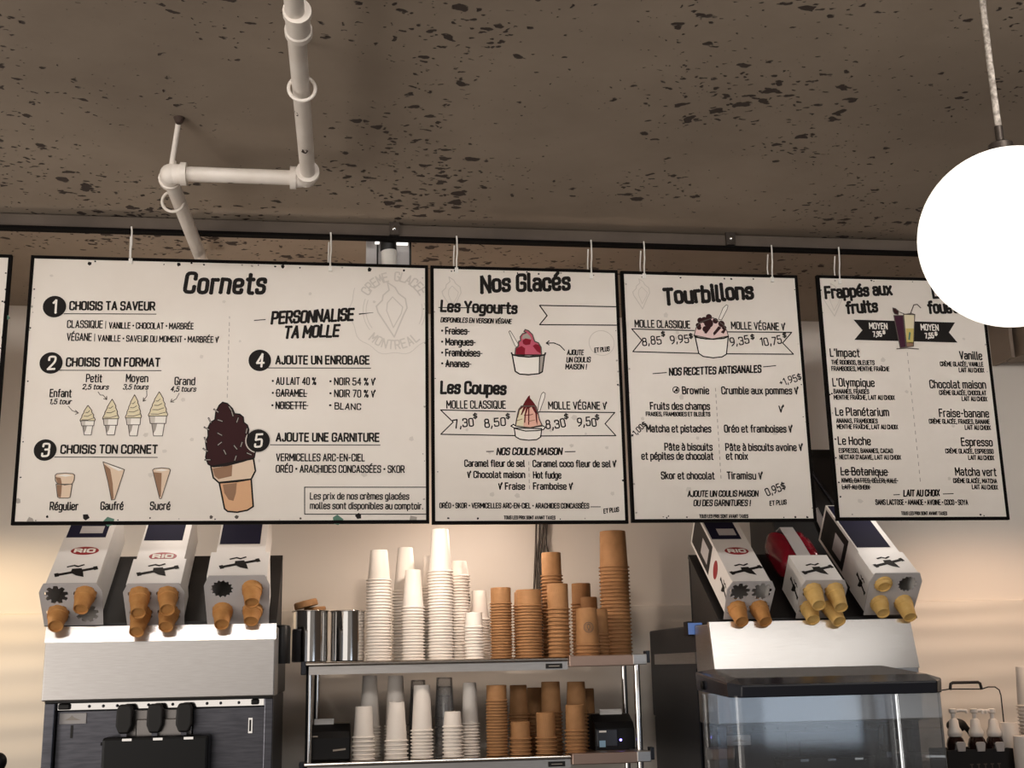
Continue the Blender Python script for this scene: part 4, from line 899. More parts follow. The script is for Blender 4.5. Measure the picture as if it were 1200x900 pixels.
    ks = obj('key_slot', MB().box(sx(.884), sx(.902), 2.843, 2.846, zb_-.080, zb_-.047), 'chrome', r)
    obj('slot_hole', MB().box(sx(.888), sx(.897), 2.842, 2.843, zb_-.076, zb_-.051), 'black', ks)
    return r, XL, XR, zt, zb_
mL, XL, XR, zt, zh = machine('stainless soft serve machine at left with three black levers', 50.5, 322, 733, 751.5, 819, 186, True)
mR, RL, RR, zt2, zh2 = machine('stainless soft serve machine at right behind the clear cover', 840, 1080, 727, 785, 846, 960, False, .027)
# hopper cap on the far side of the left machine
hc = at(331, 733, 3.0)
obj('hopper_cap', MB().lathe([(.020, -.09), (.020, -.006), (.017, 0), (.0, .002)], (hc.x, 3.0, hc.z), 20).box(hc.x-.02, hc.x-.008, 2.99, 3.01, hc.z-.08, hc.z-.02), 'black_gloss', mL, 40)
# side of the right machine: bright band, display
sd = RL+.004
obj('side_band', MB().box(sd-.004, sd+.001, 2.96, 3.36, EYE+.0, EYE+.028), 'steel', mR)
obj('side_panel', MB().box(sd-.003, sd+.001, 2.96, 3.38, EYE-.26, EYE-.012), 'steel_side', mR)
dp = obj('side_display', MB().box(at(801, 737, 3.0).x-.0, RL+.003, 2.965, 3.0, at(812, 745, 2.965).z, at(812, 728, 2.965).z), 'black_gloss', mR, bevel=.002)
obj('display_screen', MB().box(at(801, 737, 3.0).x+.002, at(801, 737, 3.0).x+.038, 2.9635, 2.965, at(812, 743.5, 2.965).z, at(812, 730, 2.965).z), 'blue_label', dp)

# ------------------------------------------------------------------ sloped black racks for the cone cartons
AL = math.radians(37.8)
AX = Vector((0, math.cos(AL), math.sin(AL))); UP = Vector((0, -math.sin(AL), math.cos(AL)))
def rack(label, x0, x1, z, length, y=2.838):
    r = thing('cone_rack', label, 'rack', ((x0+x1)/2, y, z))
    h = length*math.sin(AL); d = length*math.cos(AL)
    obj('tray', MB().prism([(y, z), (y+d, z+h), (y+d+.006, z+h-.008), (y+.012, z-.0)], 'x', x0, x1), 'black_rack', r)
    obj('front_edge', MB().box(x0, x1, y-.003, y+.002, z, z+.006), 'black_rack', r)
    for xa in (x0+.002, x1-.012):
        obj('support', MB().prism([(y+.02, z), (y+d, z+h-.012), (y+d, z)], 'x', xa, xa+.01), 'black_rack', r)
    obj('back_plate', MB().box(x0, x1, y+d-.004, y+d, z, z+h-.012), 'black_rack', r)
    return r
rack('sloped black rack on the left machine, holding three cone cartons', at(52, 731, 2.838).x, at(324, 731, 2.838).x, zt+.003, .285, 2.840)
rack('sloped black rack on the right machine, holding three cone cartons', at(843, 725, 2.878).x, at(1074, 721, 2.878).x, zt2+.003, .30, 2.878)

def emblem(P, cx, cy, s, k=1):
    d = Vector((1, .34)).normalized(); n = Vector((-d.y, d.x)); c = Vector((cx, cy))
    q = lambda a, b: tuple(c+d*(a*s)+n*(b*s))
    P.poly([q(-.036, -.0042), (q(.036, -.0042)), q(.036, .0042), q(-.036, .0042)])
    for e in (-1, 1):
        P.poly([q(e*.033, -.0065), q(e*.041, -.0065), q(e*.041, .0065), q(e*.033, .0065)][::e], 1.5)
    P.poly([(cx-.010*s, cy+.010*s), (cx+.008*s, cy+.012*s), (cx+.014*s, cy-.004*s), (cx+.018*s, cy-.020*s), (cx+.002*s, cy-.014*s), (cx-.010*s, cy-.004*s)], 1.5)
    P.line([(cx-.020*s, cy+.017*s), (cx-.008*s, cy+.022*s), (cx, cy+.018*s), (cx+.010*s, cy+.024*s)], .0045*s, 1.5)

def carton(label, px, py, w, h, length, plate_h, panel, oval, scallop, prints_left, sleeve, pw, sw=.006, Yc=2.822):
    c = at(px, py, Yc)
    c.z = max(c.z, 0)
    r = thing('cone_carton', label, 'carton', c, (AL, 0, 0), 'cone cartons on the black racks')
    hw = w/2
    body = MB()
    body.add([(-hw, 0, 0.003), (hw, 0, .003), (hw, length, .003), (-hw, length, .003), (-hw, 0, h), (hw, 0, h), (hw, length, h), (-hw, length, h)],
             [(0, 3, 2, 1), (4, 5, 6, 7), (1, 2, 6, 5), (2, 3, 7, 6), (3, 0, 4, 7)])
    t = .0015
    body.add([(-hw+t, 0, 0.003+t), (hw-t, 0, .003+t), (hw-t, length-t, .003+t), (-hw+t, length-t, .003+t), (-hw+t, 0, h-t), (hw-t, 0, h-t), (hw-t, length-t, h-t), (-hw+t, length-t, h-t)],
             [(0, 3, 2, 1), (4, 5, 6, 7), (1, 2, 6, 5), (2, 3, 7, 6), (3, 0, 4, 7)])
    obj('body', body, 'carton', r, local=True)
    top = h
    if sleeve:
        sl = MB().box(-hw-sw, hw+sw, 0, .102, h-.001, h+.003).box(-hw-sw, -hw, .0, .102, .003, h).box(hw, hw+sw, 0, .102, .003, h)
        obj('front_sleeve', sl, 'carton', r, local=True, bevel=.001)
        top = h+.003
    # end plate with four crown-cut holes
    bm = bmesh.new()
    out = [(-pw+.004, 0), (pw-.004, 0), (pw, plate_h*.80), (pw-.011, plate_h), (-pw+.011, plate_h), (-pw, plate_h*.80)]
    loops = [out]
    rr = .0245 if scallop else .0255
    hol = []
    for zc_ in (plate_h*.735, plate_h*.29):
        for xc in (-pw*.46, pw*.46):
            hol.append((xc, zc_)); nt = 14 if scallop else 9
            lp = []
            for i in range(nt*4):
                a_ = 2*PI*i/(nt*4); k = i % 4
                q = (rr if k in (0, 1) else rr*.86) if scallop else (rr*.70 if k == 3 else rr)
                lp.append((xc+q*math.cos(a_), zc_+q*math.sin(a_)*.92))
            loops.append(lp)
    edges = []
    for lp in loops:
        vs = [bm.verts.new((x, 0, z)) for x, z in lp]
        edges += [bm.edges.new((vs[i], vs[(i+1) % len(vs)])) for i in range(len(vs))]
    bmesh.ops.triangle_fill(bm, use_beauty=True, use_dissolve=False, edges=edges)
    mb = MB(); mb.v = [tuple(v.co) for v in bm.verts]; bm.verts.index_update(); mb.f = [tuple(v.index for v in f.verts) for f in bm.faces]; bm.free()
    pl = obj('end_plate', mb, 'carton_grey', r, local=True)
    pl.location = (0, -.003, 0)
    so = pl.modifiers.new('thickness', 'SOLIDIFY'); so.thickness = .0025; so.offset = 0
    # print on the upper face
    fn = lambda x, y, lay: (x, y, top+.0004*lay)
    P = Print(fn); emblem(P, .002, .052, 1.12)
    obj('emblem_print', P.mb, 'ink', r, local=True)
    fn2 = lambda x, y, lay: (x, y, h+.0004*lay)
    if oval:
        P = Print(fn2); P.disc((0.004, oval), .031, .017, n=32)
        ov = obj('oval_print', P.mb, 'rio_red', r, local=True)
        P = Print(fn2); P.text('RIO', (-.017, oval-.0065), (.025, oval-.0065), .013, .0052, lay=2.4)
        obj('oval_lettering', P.mb, 'print_white', ov, local=True)
    if panel < length:
        P = Print(fn2); P.poly([(-hw+.004, panel), (hw-.014, panel), (hw-.014, length-.004), (-hw+.004, length-.004)])
        pp = obj('panel_print', P.mb, 'navy', r, local=True)
        if oval == .138:
            P = Print(fn2); P.poly([(-hw*.42, panel+.018), (hw*.55, panel+.018), (hw*.55, panel+.05), (-hw*.42, panel+.05)], 2)
            obj('panel_picture', P.mb, 'carton_grey', pp, local=True)
    if prints_left is not None:
        fx = -hw-(sw if sleeve else 0)
        if sleeve and prints_left == 0: pass
        fs = lambda x, y, lay: (fx-.0004*lay, x, y)
        P = Print(fs); emblem(P, .05, h*.5, .8); obj('side_emblem', P.mb, 'ink', r, local=True)
        fs0 = lambda x, y, lay: (-hw-.0004*lay, x, y)
        if prints_left > 0:
            P = Print(fs0); P.disc((.125, h*.55), .017, .026); obj('side_oval', P.mb, 'rio_red', r, local=True)
        if length > .25:
            P = Print(fs0); P.poly([(.17, .012), (length-.01, .012), (length-.01, h-.008), (.17, h-.008)]); sp_ = obj('side_panel_print', P.mb, 'black', r, local=True)
            P = Print(fs0); P.poly([(.19, .03), (.25, .03), (.25, h-.03), (.19, h-.03)], 2); obj('side_picture', P.mb, 'carton_grey', sp_, local=True)
    return r, hol

def cone_mesh(name, L, m):
    r = .0228
    prof = [(.0, -.012), (r*.96, -.012), (r*1.02, -.006), (r, .0), (r*.96, L*.28), (r*.90, L*.30), (r*.72, L*.86), (r*.70, L), (r*.62, L), (r*.58, L-.003), (0, L-.003)]
    return prof
def cone(box, hole, L, m, label, dx=0, dz=0):
    mb = MB().lathe(cone_mesh('', L, m), (0, 0, 0), 24)
    o = obj('cake_cone', mb, m, None, 35)
    mw = Matrix.Translation(box.location) @ Euler(box.rotation_euler).to_matrix().to_4x4()
    p = mw @ Vector((hole[0], -.004, hole[1]))
    d = (mw.to_3x3() @ Vector((dx, -1, dz))).normalized()
    o.location = p
    o.rotation_euler = d.to_track_quat('Z', 'Y').to_euler()
    tag(o, label, 'cone', 'wafer cones in the cartons')
    return o
specs = [
 ('white cone carton on the left machine, leftmost of three, with a red oval', 87, 731.5, .107, .104, .34, .110, .196, .138, False, None, False, .067, .006, 2.822,
   [(1, .044, 'upper right'), (2, .046, 'lower left')]),
 ('white cone carton on the left machine, middle of three, full of cones', 183, 731.2, .106, .104, .34, .110, .185, .116, False, None, True, .066, .006, 2.822,
   [(0, .060, 'upper left'), (1, .056, 'upper right'), (2, .058, 'lower left'), (3, .046, 'lower right')]),
 ('white cone carton on the left machine, nearest the steel canisters, with scalloped holes', 279.3, 730.3, .110, .122, .34, .130, .140, None, True, None, True, .072, .011, 2.822,
   [(1, .044, 'upper right'), (2, .046, 'lower left'), (3, .034, 'lower right')]),
 ('white cone carton on the right machine, leftmost of three, with a red oval', 873.5, 724.2, .096, .104, .34, .108, .194, .138, False, 1, False, .060, .006, 2.862,
   [(2, .050, 'lower left'), (3, .050, 'lower right')]),
 ('short white cone carton on the right machine, in front of the red bag', 957.5, 723.3, .100, .104, .118, .110, .50, None, False, 0, False, .060, .006, 2.862,
   [(0, .056, 'upper left'), (1, .060, 'upper right'), (2, .044, 'lower left'), (3, .054, 'lower right')]),
 ('white cone carton on the right machine, rightmost of three, with scalloped holes', 1040, 719.2, .108, .112, .34, .122, .128, None, True, 0, True, .068, .006, 2.862,
   [(0, .010, 'upper left'), (2, .036, 'lower left'), (3, .050, 'lower right')]),
]
which = ['leftmost carton on the left machine', 'middle carton on the left machine', 'rightmost carton on the left machine', 'leftmost carton on the right machine', 'middle carton on the right machine', 'rightmost carton on the right machine']
for i, sp_ in enumerate(specs):
    b, hol = carton(*sp_[:15])
    for hi, L, nm in sp_[15]:
        pale = i in (4, 5)
        cone(b, hol[hi], L, 'wafer_pale' if pale else 'wafer', 'wafer cone in the %s hole of the %s' % (nm, which[i]), random.uniform(-.10, .10), random.uniform(-.22, -.02))

# red bag and black crate behind the short carton
rb = at(936, 640, 2.838+.25*math.cos(AL))
c0 = at(957.5, 723.3, 2.862)
bag = thing('plastic_bag', 'shiny red plastic bag lying behind the short cone carton', 'bag', c0+AX*.215+Vector((.006, 0, 0)), (AL, 0, 0))
def pillow(sx, sy, sz, p=.45):
    mb = MB(); n, m = 32, 16; vs = []; fs = []
    f = lambda c, e: math.copysign(abs(c)**e, c)
    for j in range(m+1):
        ph = -PI/2+PI*j/m
        for i in range(n):
            th = 2*PI*i/n
            wob = 1+.03*math.sin(5*th+3*ph)+.02*math.sin(9*th)
            vs.append((sx*f(math.cos(ph), .5)*f(math.cos(th), p)*wob, sy*f(math.cos(ph), .5)*f(math.sin(th), p)*wob, sz+sz*f(math.sin(ph), .8)*wob))
    for j in range(m):
        for i in range(n): fs.append((j*n+i, j*n+(i+1)%n, (j+1)*n+(i+1)%n, (j+1)*n+i))
    return mb.add(vs, fs)
obj('bag_body', pillow(.058, .085, .040), 'red_plastic', bag, 60, local=True)
obj('paper_strip', MB().prism([(-.09, .060), (-.07, .0845), (.0, .0865), (.07, .0845), (.09, .060), (.088, .058), (.068, .0825), (0, .0845), (-.068, .0825), (-.088, .058)], 'x', -.020, .016), 'carton_grey', bag, local=True)
ca, cb = at(905, 600, 3.2), at(993, 600, 3.2)
crz = at(950, 527, 3.2).z
crate = thing('crate', 'tall black crate behind the red bag, seen in the gap beside the rightmost board', 'crate', ((ca.x+cb.x)/2, 3.3, zt2))
obj('crate_body', MB().box(ca.x, cb.x, 3.2, 3.40, zt2, crz), 'black_rack', crate, bevel=.006)
obj('crate_rim', MB().box(ca.x-.004, cb.x+.004, 3.195, 3.405, crz-.02, crz), 'black', crate, bevel=.003)
q0, q1 = at(937, 532, 3.196), at(990, 610, 3.196)
obj('diagonal_rod', MB().tube([q0, q1], .004, 10), 'steel_dark', crate, 40)
q0, q1 = at(955, 596, 3.19), at(988, 668, 3.19)
obj('pale_strap', MB().tube([q0, q1], .010, 4), 'carton_grey', crate)

# ------------------------------------------------------------------ clear cover at the right
cx0 = at(860, 830, 2.5).x; cx1 = at(1108, 830, 2.5).x
CYf, CYb = 2.50, 2.75
lf = at(980, 799, CYf).z; lb = at(980, 782, CYb).z; lo = at(980, 815, CYf).z
cov = thing('clear_cover', 'clear plastic box with a smoked lid in front of the right machine', 'cover', ((cx0+cx1)/2, (CYf+CYb)/2, 1.05))
lid = obj('lid', MB().add(
    [(cx0-.004, CYf+.02, lo), (cx0+.018, CYf-.006, lo), (cx1-.018, CYf-.006, lo), (cx1+.006, CYf+.02, lo), (cx1+.006, CYb, lo+.012), (cx0-.004, CYb, lo+.012),
     (cx0-.006, CYf+.02, lf+.002), (cx0+.018, CYf-.010, lf-.003), (cx1-.018, CYf-.010, lf-.003), (cx1+.008, CYf+.02, lf+.002), (cx1+.008, CYb, lb-.004), (cx0-.006, CYb, lb-.004),
     (cx0+.020, CYf+.035, lf+.012), (cx1-.018, CYf+.035, lf+.012), (cx1-.03, CYb-.02, lb+.002), (cx0+.03, CYb-.02, lb+.002)],
    [(0, 1, 2, 3, 4, 5), (0, 6, 7, 1), (1, 7, 8, 2), (2, 8, 9, 3), (3, 9, 10, 4), (4, 10, 11, 5), (5, 11, 6, 0),
     (6, 12, 7), (7, 12, 13, 8), (8, 13, 9), (9, 13, 14, 10), (10, 14, 15, 11), (11, 15, 12, 6), (12, 15, 14, 13)]), 'lid_dark', cov, bevel=.003)
zc1 = lo+.004
def rr_loop(x0, x1, y0, y1, r, n=6):
    pts = []
    for cx, cy, a0 in ((x1-r, y0+r, -PI/2), (x1-r, y1-r, 0), (x0+r, y1-r, PI/2), (x0+r, y0+r, PI)):
        for k in range(n+1): a_ = a0+PI/2*k/n; pts.append((cx+r*math.cos(a_), cy+r*math.sin(a_)))
    return pts
lp = rr_loop(cx0, cx1, CYf, CYb, .022)
mb = MB(); n = len(lp)
mb.add([(x, y, 1.052) for x, y in lp]+[(x, y, zc1) for x, y in lp], [(i, (i+1) % n, n+(i+1) % n, n+i) for i in range(n)])
obj('clear_wall', mb, 'clear', cov, 50)
kn = at(828, 803, 2.70)
obj('latch', MB().lathe([(.010, 0), (.010, .012), (.006, .014)], (cx0+.002, 2.69, kn.z), 14, M3=Matrix.Rotation(-PI/2, 3, 'Y')), 'black_gloss', cov, 40)

# ------------------------------------------------------------------ steel shelf unit
SY0, SY1 = 3.03, 3.42
def zpx(px, py, Y): return at(px, py, Y).z
S1 = zpx(520, 773, SY0); S2 = zpx(500, 890, SY0)          # top faces
sxl, sxm, sxr = at(354, 780, SY0).x, at(666, 775, SY0).x, at(762, 775, SY0).x
unit = thing('shelf_unit', 'stainless two-tier shelf between the two soft serve machines', 'shelf', ((sxl+sxr)/2, 3.22, 0))
def shelf(zs):
    k = SY0/FPX
    prof = [(SY0, zs-.002), (SY0+.004, zs), (SY1, zs), (SY1, zs-.006), (SY0+.012, zs-.006), (SY0+.012, zs-.010), (SY0+.004, zs-.010), (SY0, zs-.008)]
    sh = obj('shelf_board', MB().prism(prof, 'x', sxl+.008, sxm), 'steel_polish', unit, bevel=.0015)
    obj('shelf_lip', MB().box(sxl+.016, sxm, SY0+.008, SY0+.014, zs-.030, zs-.010), 'steel', sh)
    obj('end_bracket', MB().box(sxl-.003, sxl+.010, SY0+.002, SY0+.03, zs-.030, zs+.002), 'steel_side', sh, bevel=.002)
    lx = at(640, 780, SY0).x
    pl = obj('label_plate', MB().box(lx, lx+.042, SY0+.005, SY0+.008, zs-.027, zs-.015), 'black', sh)
    P = Print(lambda x, z, lay: (x, SY0+.005-.0004*lay, z)); P.line([(lx+.008, zs-.021), (lx+.034, zs-.021)], .002); P.mb.v = [(v[0], v[1], v[2]) for v in P.mb.v]; obj('label_line', P.mb, 'print_midgrey', sh)
    ex = obj('side_shelf', MB().box(sxm+.002, sxr-.045, SY0-.004, SY1, zs-.024, zs+.003), 'bronze', unit, bevel=.002)
    obj('side_cap', MB().box(sxr-.046, sxr-.010, SY0-.006, SY1, zs-.022, zs+.004), 'steel', ex, bevel=.002)
    obj('cap_end', MB().box(sxr-.010, sxr, SY0+.0, SY0+.03, zs-.018, zs+.012), 'steel_side', ex, bevel=.001)
shelf(S1); shelf(S2)
for px, Y in ((362, SY0+.035), (748, SY0+.035), (371, SY1-.03), (733, SY1-.06)):
    x = at(px, 840, Y).x
    obj('post', MB().tube([(x, Y, 0), (x, Y, S1-.006)], .0085, 16), 'chrome', unit, 60)

# ------------------------------------------------------------------ cups
def mpx(x, y, Y): return (at(x, y-1, Y)-at(x, y, Y)).length
meshes = {}
def cup_obj(rr, rt, h, m, name):
    key = (round(rr, 4), round(rt, 4), round(h, 4), m)
    if key in meshes:
        o = bpy.data.objects.new(name, meshes[key]); COL.objects.link(o); return o
    prof = [(rr-.0030, .0004), (rr-.0006, 0), (rr+.0012, .0006), (rr+.0016, .0018), (rr+.0010, .0030), (rr-.0006, .0036), (rr-.0026, .0040), (rt+.0006, h-.002), (rt, h-.0004), (rt-.0012, h), (rt-.0028, h), (rt-.0034, h-.004), (0, h-.004)]
    o = obj(name, MB().lathe(prof, (0, 0, 0), 28), m, None, 40)
    meshes[key] = o.data
    return o
allstacks = []
def stack(px, Y, zs, top, rim, rimw, topw, m, desc, where, pitch=.0075, base=None, dx=0, kind='paper_cup', only=None):
    """a pile of upside-down cups, every cup an object of its own"""
    k = mpx(px, rim, Y)
    z_r = at(px, rim, Y).z; z_t = at(px, top, Y).z
    rr = rimw*k/2-.0014; rt = topw*k/2; h = z_t-z_r
    n = max(1, int(round((z_r-zs)/pitch))+1) if z_r > zs+.002 else 1
    p = (z_r-zs)/(n-1) if n > 1 else 0
    x = at(px, 775, Y).x if zs > EYE-.05 else at(px, 885, Y).x
    x = at(px, rim, Y).x
    topo = None
    for i in range(n):
        o = cup_obj(rr, rt, h, m, kind)
        o.location = (x+dx*(i/max(1, n-1)-1), Y, zs+.0005+i*p); o.rotation_euler = (0, 0, random.uniform(0, 6))
        if i == n-1:
            tag(o, '%s topmost in the %s' % (desc, where), 'cup', 'cups of the '+where); topo = o
        else:
            tag(o, '%s nested in the %s' % (desc, where), 'cup', 'cups of the '+where)
    return topo, x, rr, rt, h
K1 = S1
F1, F2, F3 = 3.085, 3.165, 3.245
# upper shelf, white
WP = 'white paper cup'; KP = 'brown kraft cup'
stack(444, F1, K1, 645, 681, 30, 20, 'paper', WP, 'white stack beside the steel canisters')
stack(475, F2, K1, 642, 694, 31, 17, 'paper', WP, 'tall back-row white stack second from the canisters')
stack(484, F1, K1, 668, 713, 28.5, 18, 'paper', WP, 'upper-shelf white stack second from the canisters in front')
stack(506, F2, K1, 652, 690, 27, 18, 'paper', WP, 'white stack half hidden behind the tallest white stack')
stack(516, F1, K1, 620.5, 671, 31, 19, 'paper', WP, 'tallest white stack on the upper shelf')
stack(538.5, F2, K1, 658, 676, 25, 16, 'paper', 'small '+WP, 'slim stack right of the tallest white stack')
stack(562, F3+.01, K1, 692.5, 727, 26, 16, 'paper', WP, 'back-row white stack beside the first brown stack')
stack(555.5, F1, K1, 718, 736, 25, 19, 'paper', 'small '+WP, 'lowest white stack on the upper shelf')
# upper shelf, kraft
stack(587, F1, K1, 689, 708.5, 27, 23.5, 'kraft', KP, 'upper-shelf brown stack next to the white cups', pitch=.0072, kind='kraft_cup')
stack(612, F2, K1, 694, 711, 23, 18, 'kraft', KP, 'brown stack peeking out behind the widest brown stack', pitch=.0072, kind='kraft_cup')
stack(619.5, F1, K1, 691.5, 711, 33, 29.5, 'kraft', 'wide '+KP, 'widest short brown stack, second from the white cups', pitch=.0075, kind='kraft_cup')
stack(646.5, F2, K1, 648, 676, 27, 22.5, 'kraft', KP, 'tall brown stack in front of the hanging cables', pitch=.0088, kind='kraft_cup')
stack(654, F1, K1, 684.5, 715, 28.5, 24.5, 'kraft', KP, 'front stack before the tall one at the cables', pitch=.0096, kind='kraft_cup')
stack(681.5, 3.365, K1, 684, 709, 26, 22, 'kraft', KP, 'rear stack behind the cup with a round emblem', pitch=.009, kind='kraft_cup')
stack(691, 3.30, K1, 700, 730, 24, 19, 'kraft', KP, 'middle stack behind the cup with a round emblem', pitch=.009, kind='kraft_cup')
kt, kx, krr, krt, kh = stack(688.5, F1, K1, 713, 757, 32, 24.5, 'kraft', 'large '+KP, 'low stack whose top cup bears a round emblem', pitch=.0095, kind='kraft_cup')
stack(702.5, F2-.015, K1, 714, 745, 25, 20, 'kraft', KP, 'shaded stack at the foot of the tallest brown stack', pitch=.009, kind='kraft_cup')
stack(719.5, 3.232, K1, 623, 666, 36.5, 30, 'kraft', 'large '+KP, 'tallest brown stack on the upper shelf', pitch=.0098, kind='kraft_cup')
# emblem on the large kraft cup
def onc(x, z, lay):
    t = (z)/kh; R_ = krr+(krt-krr)*t+.0004*lay+.0004
    a_ = x/R_
    return (R_*math.sin(a_), -R_*math.cos(a_), z)
P = Print(onc); P.ring((0, kh*.48), .0125, .0016, 1); P.ring((0, kh*.48), .009, .0008, 1)
P.line([(0, kh*.40), (-.004, kh*.48), (-.003, kh*.54), (0, kh*.57), (.003, kh*.53), (.004, kh*.48), (0, kh*.40)], .0016, 1)
kt.rotation_euler = (0, 0, -.05)
e = obj('round_emblem', P.mb, 'ink_soft', kt, local=True)
# lower shelf, white
K2 = S2
stack(426, F1, K2, 828, 865, 28, 20, 'paper', WP, 'lower-shelf white stack beside the left receipt printer', pitch=.011)
stack(433, F2, K2, 792, 853, 28, 17, 'paper', WP, 'tall shaded white stack nearest the left receipt printer')
stack(464.5, F1, K2, 823, 869, 29.5, 19, 'paper', WP, 'second white stack along the front of the lower shelf', pitch=.011)
stack(463.5, F2, K2, 792, 852, 28, 18, 'paper', WP, 'second tall shaded white stack on the lower shelf')
stack(494.5, F1, K2, 803, 857, 28.5, 19, 'paper', WP, 'tallest front white stack on the lower shelf')
stack(490, F3, K2, 797, 850, 27, 17, 'clear_cup', 'clear plastic cup', 'clear stack behind the tallest front white stack', pitch=.024, kind='clear_cup')
stack(521, F2, K2, 794, 842, 27, 19, 'clear_cup', 'clear plastic cup', 'clear stack behind the lowest white cups', pitch=.024, kind='clear_cup')
stack(530.5, F1, K2, 834, 852.5, 26, 19.5, 'paper', 'small '+WP, 'lowest white stack on the lower shelf', pitch=.0085)
stack(551, F2-.02, K2, 800, 849, 24, 15.5, 'paper', WP, 'lower-shelf white stack next to the brown cups')
# lower shelf, kraft
stack(582, F1, K2, 803, 822, 27, 24, 'kraft', KP, 'lower-shelf brown stack next to the white cups', pitch=.0072, kind='kraft_cup')
stack(608, F2, K2, 803, 838, 26, 20, 'kraft', KP, 'tall shaded stack behind the shortest brown stack', kind='kraft_cup')
stack(610, F1, K2, 846, 866.5, 28, 23, 'kraft', KP, 'shortest brown stack on the lower shelf', pitch=.0088, kind='kraft_cup')
stack(628, F3, K2, 806, 838, 24, 20, 'kraft', KP, 'shaded rear stack between two brown back-row stacks', pitch=.009, kind='kraft_cup')
stack(640, F1, K2, 835, 865.5, 27, 22.5, 'kraft', KP, 'third brown stack along the front of the lower shelf', pitch=.0088, kind='kraft_cup')
stack(646, F2, K2, 799, 836, 28, 22, 'kraft', KP, 'shaded stack behind the third front brown stack', pitch=.009, kind='kraft_cup')
stack(674.5, F1, K2, 826, 857, 27.5, 22.5, 'kraft', KP, 'front brown stack beside the right receipt printer', pitch=.0088, kind='kraft_cup')
stack(676, F2, K2, 799, 836, 29, 21, 'kraft', KP, 'shaded stack behind the one beside the right printer', pitch=.009, kind='kraft_cup')
stack(687.5, F3, K2, 807, 840, 24, 19, 'kraft', KP, 'rearmost brown stack beside the right receipt printer', pitch=.009, kind='kraft_cup')

# ------------------------------------------------------------------ canisters and their lids
def canister(pxl, pxr, label):
    Y = 3.095
    c = at((pxl+pxr)/2, 740, Y); r_ = (at(pxr, 740, Y).x-at(pxl, 740, Y).x)/2-.001
    h = at((pxl+pxr)/2, 716, Y).z-S1
    t = thing('steel_canister', label, 'canister', (c.x, Y, S1), group='steel canisters on the upper shelf')
    obj('body', MB().lathe([(0, .001), (r_-.004, .001), (r_-.001, .003), (r_-.001, h-.002), (r_-.003, h-.002), (r_-.003, .006), (0, .006)], (c.x, Y, S1), 48), 'chrome', t, 40)
    obj('rim', MB().torus((c.x, Y, S1+h-.001), r_, .0018, n=48), 'steel_polish', t, 60)
    return c.x, Y, S1+h, r_
a1 = canister(341.5, 385.5, 'polished steel canister holding brown lids, at the left end of the upper shelf')
a2 = canister(386.5, 428.5, 'polished steel canister beside the white cups, without lids')
def klid(px, py, Y, r_, th, rot, label):
    c = at(px, py, Y)
    mb = MB().lathe([(0, -th/2), (r_, -th/2), (r_+.001, -th/2+.002), (r_, th/2-.002), (r_-.002, th/2), (r_-.004, th/2), (r_-.005, th/2-.002), (0, th/2-.002)], (0, 0, 0), 32)
    o = obj('kraft_disc', mb, 'kraft', None, 40); o.location = c; o.rotation_euler = rot
    tag(o, label, 'lid', 'brown lids on the canister')
zc_ = a1[2]
klid(358.5, 708, 3.085, .029, .016, (.0, -.24, 0), 'round brown lid tilted on top of the left canister')
klid(369, 713.5, 3.12, .027, .010, (.05, -.06, 0), 'lower brown lid lying in the left canister under the tilted one')

# ------------------------------------------------------------------ receipt printers
def printer(pxl, pxr, ytop, Y, label, right):
    x0, x1 = at(pxl, 860, Y).x, at(pxr, 860, Y).x
    zt_ = at(pxl, ytop, Y).z; b = S2
    t = thing('receipt_printer', label, 'printer', ((x0+x1)/2, Y+.07, b))
    h = zt_-b
    obj('case', MB().prism([(Y, b), (Y, b+h*.62), (Y+.012, b+h*.8), (Y+.05, b+h), (Y+.14, b+h), (Y+.14, b)], 'x', x0, x1), 'black_gloss', t, bevel=.004)
    pw = (x1-x0)
    obj('paper', MB().prism([(Y+.046, b+h*.95), (Y+.05, b+h+.006), (Y+.055, b+h+.012), (Y+.06, b+h+.012), (Y+.055, b+h*.95)], 'x', x0+pw*(.18 if not right else .25), x0+pw*(.62 if not right else .80)), 'label_white', t)
    P = Print(lambda x, z, lay: (x, Y-.0004*lay, z))
    if right:
        obj('front_door', MB().box(x0+pw*.04, x0+pw*.56, Y-.004, Y, b+.012, b+h*.60), 'lid_dark', t, bevel=.003)
        P = Print(lambda x, z, lay: (x, Y-.004-.0004*lay, z))
        P.poly([(x0+pw*.10, b+h*.52), (x0+pw*.28, b+h*.52), (x0+pw*.28, b+h*.57), (x0+pw*.10, b+h*.57)]); obj('maker_label', P.mb, 'label_white', t)
        P = Print(lambda x, z, lay: (x, Y-.004-.0004*lay, z))
        P.poly([(x0+pw*.10, b+h*.12), (x0+pw*.25, b+h*.12), (x0+pw*.25, b+h*.30), (x0+pw*.10, b+h*.30)]); obj('sticker', P.mb, 'label_pale_blue', t)
        obj('status_light', MB().sphere((x0+pw*.64, Y, b+h*.30), .0032, 12, 8), 'led', t)
    else:
        P.poly([(x0+pw*.16, b+h*.66), (x0+pw*.27, b+h*.66), (x0+pw*.27, b+h*.70), (x0+pw*.16, b+h*.70)]); P.line([(x0+pw*.62, b+h*.28), (x0+pw*.88, b+h*.31)], .004); obj('maker_label', P.mb, 'print_midgrey', t)
printer(358, 411, 850, 3.09, 'black receipt printer at the left end of the lower shelf', False)
printer(697, 744, 838, 3.11, 'black receipt printer with a blue status light on the lower shelf', True)

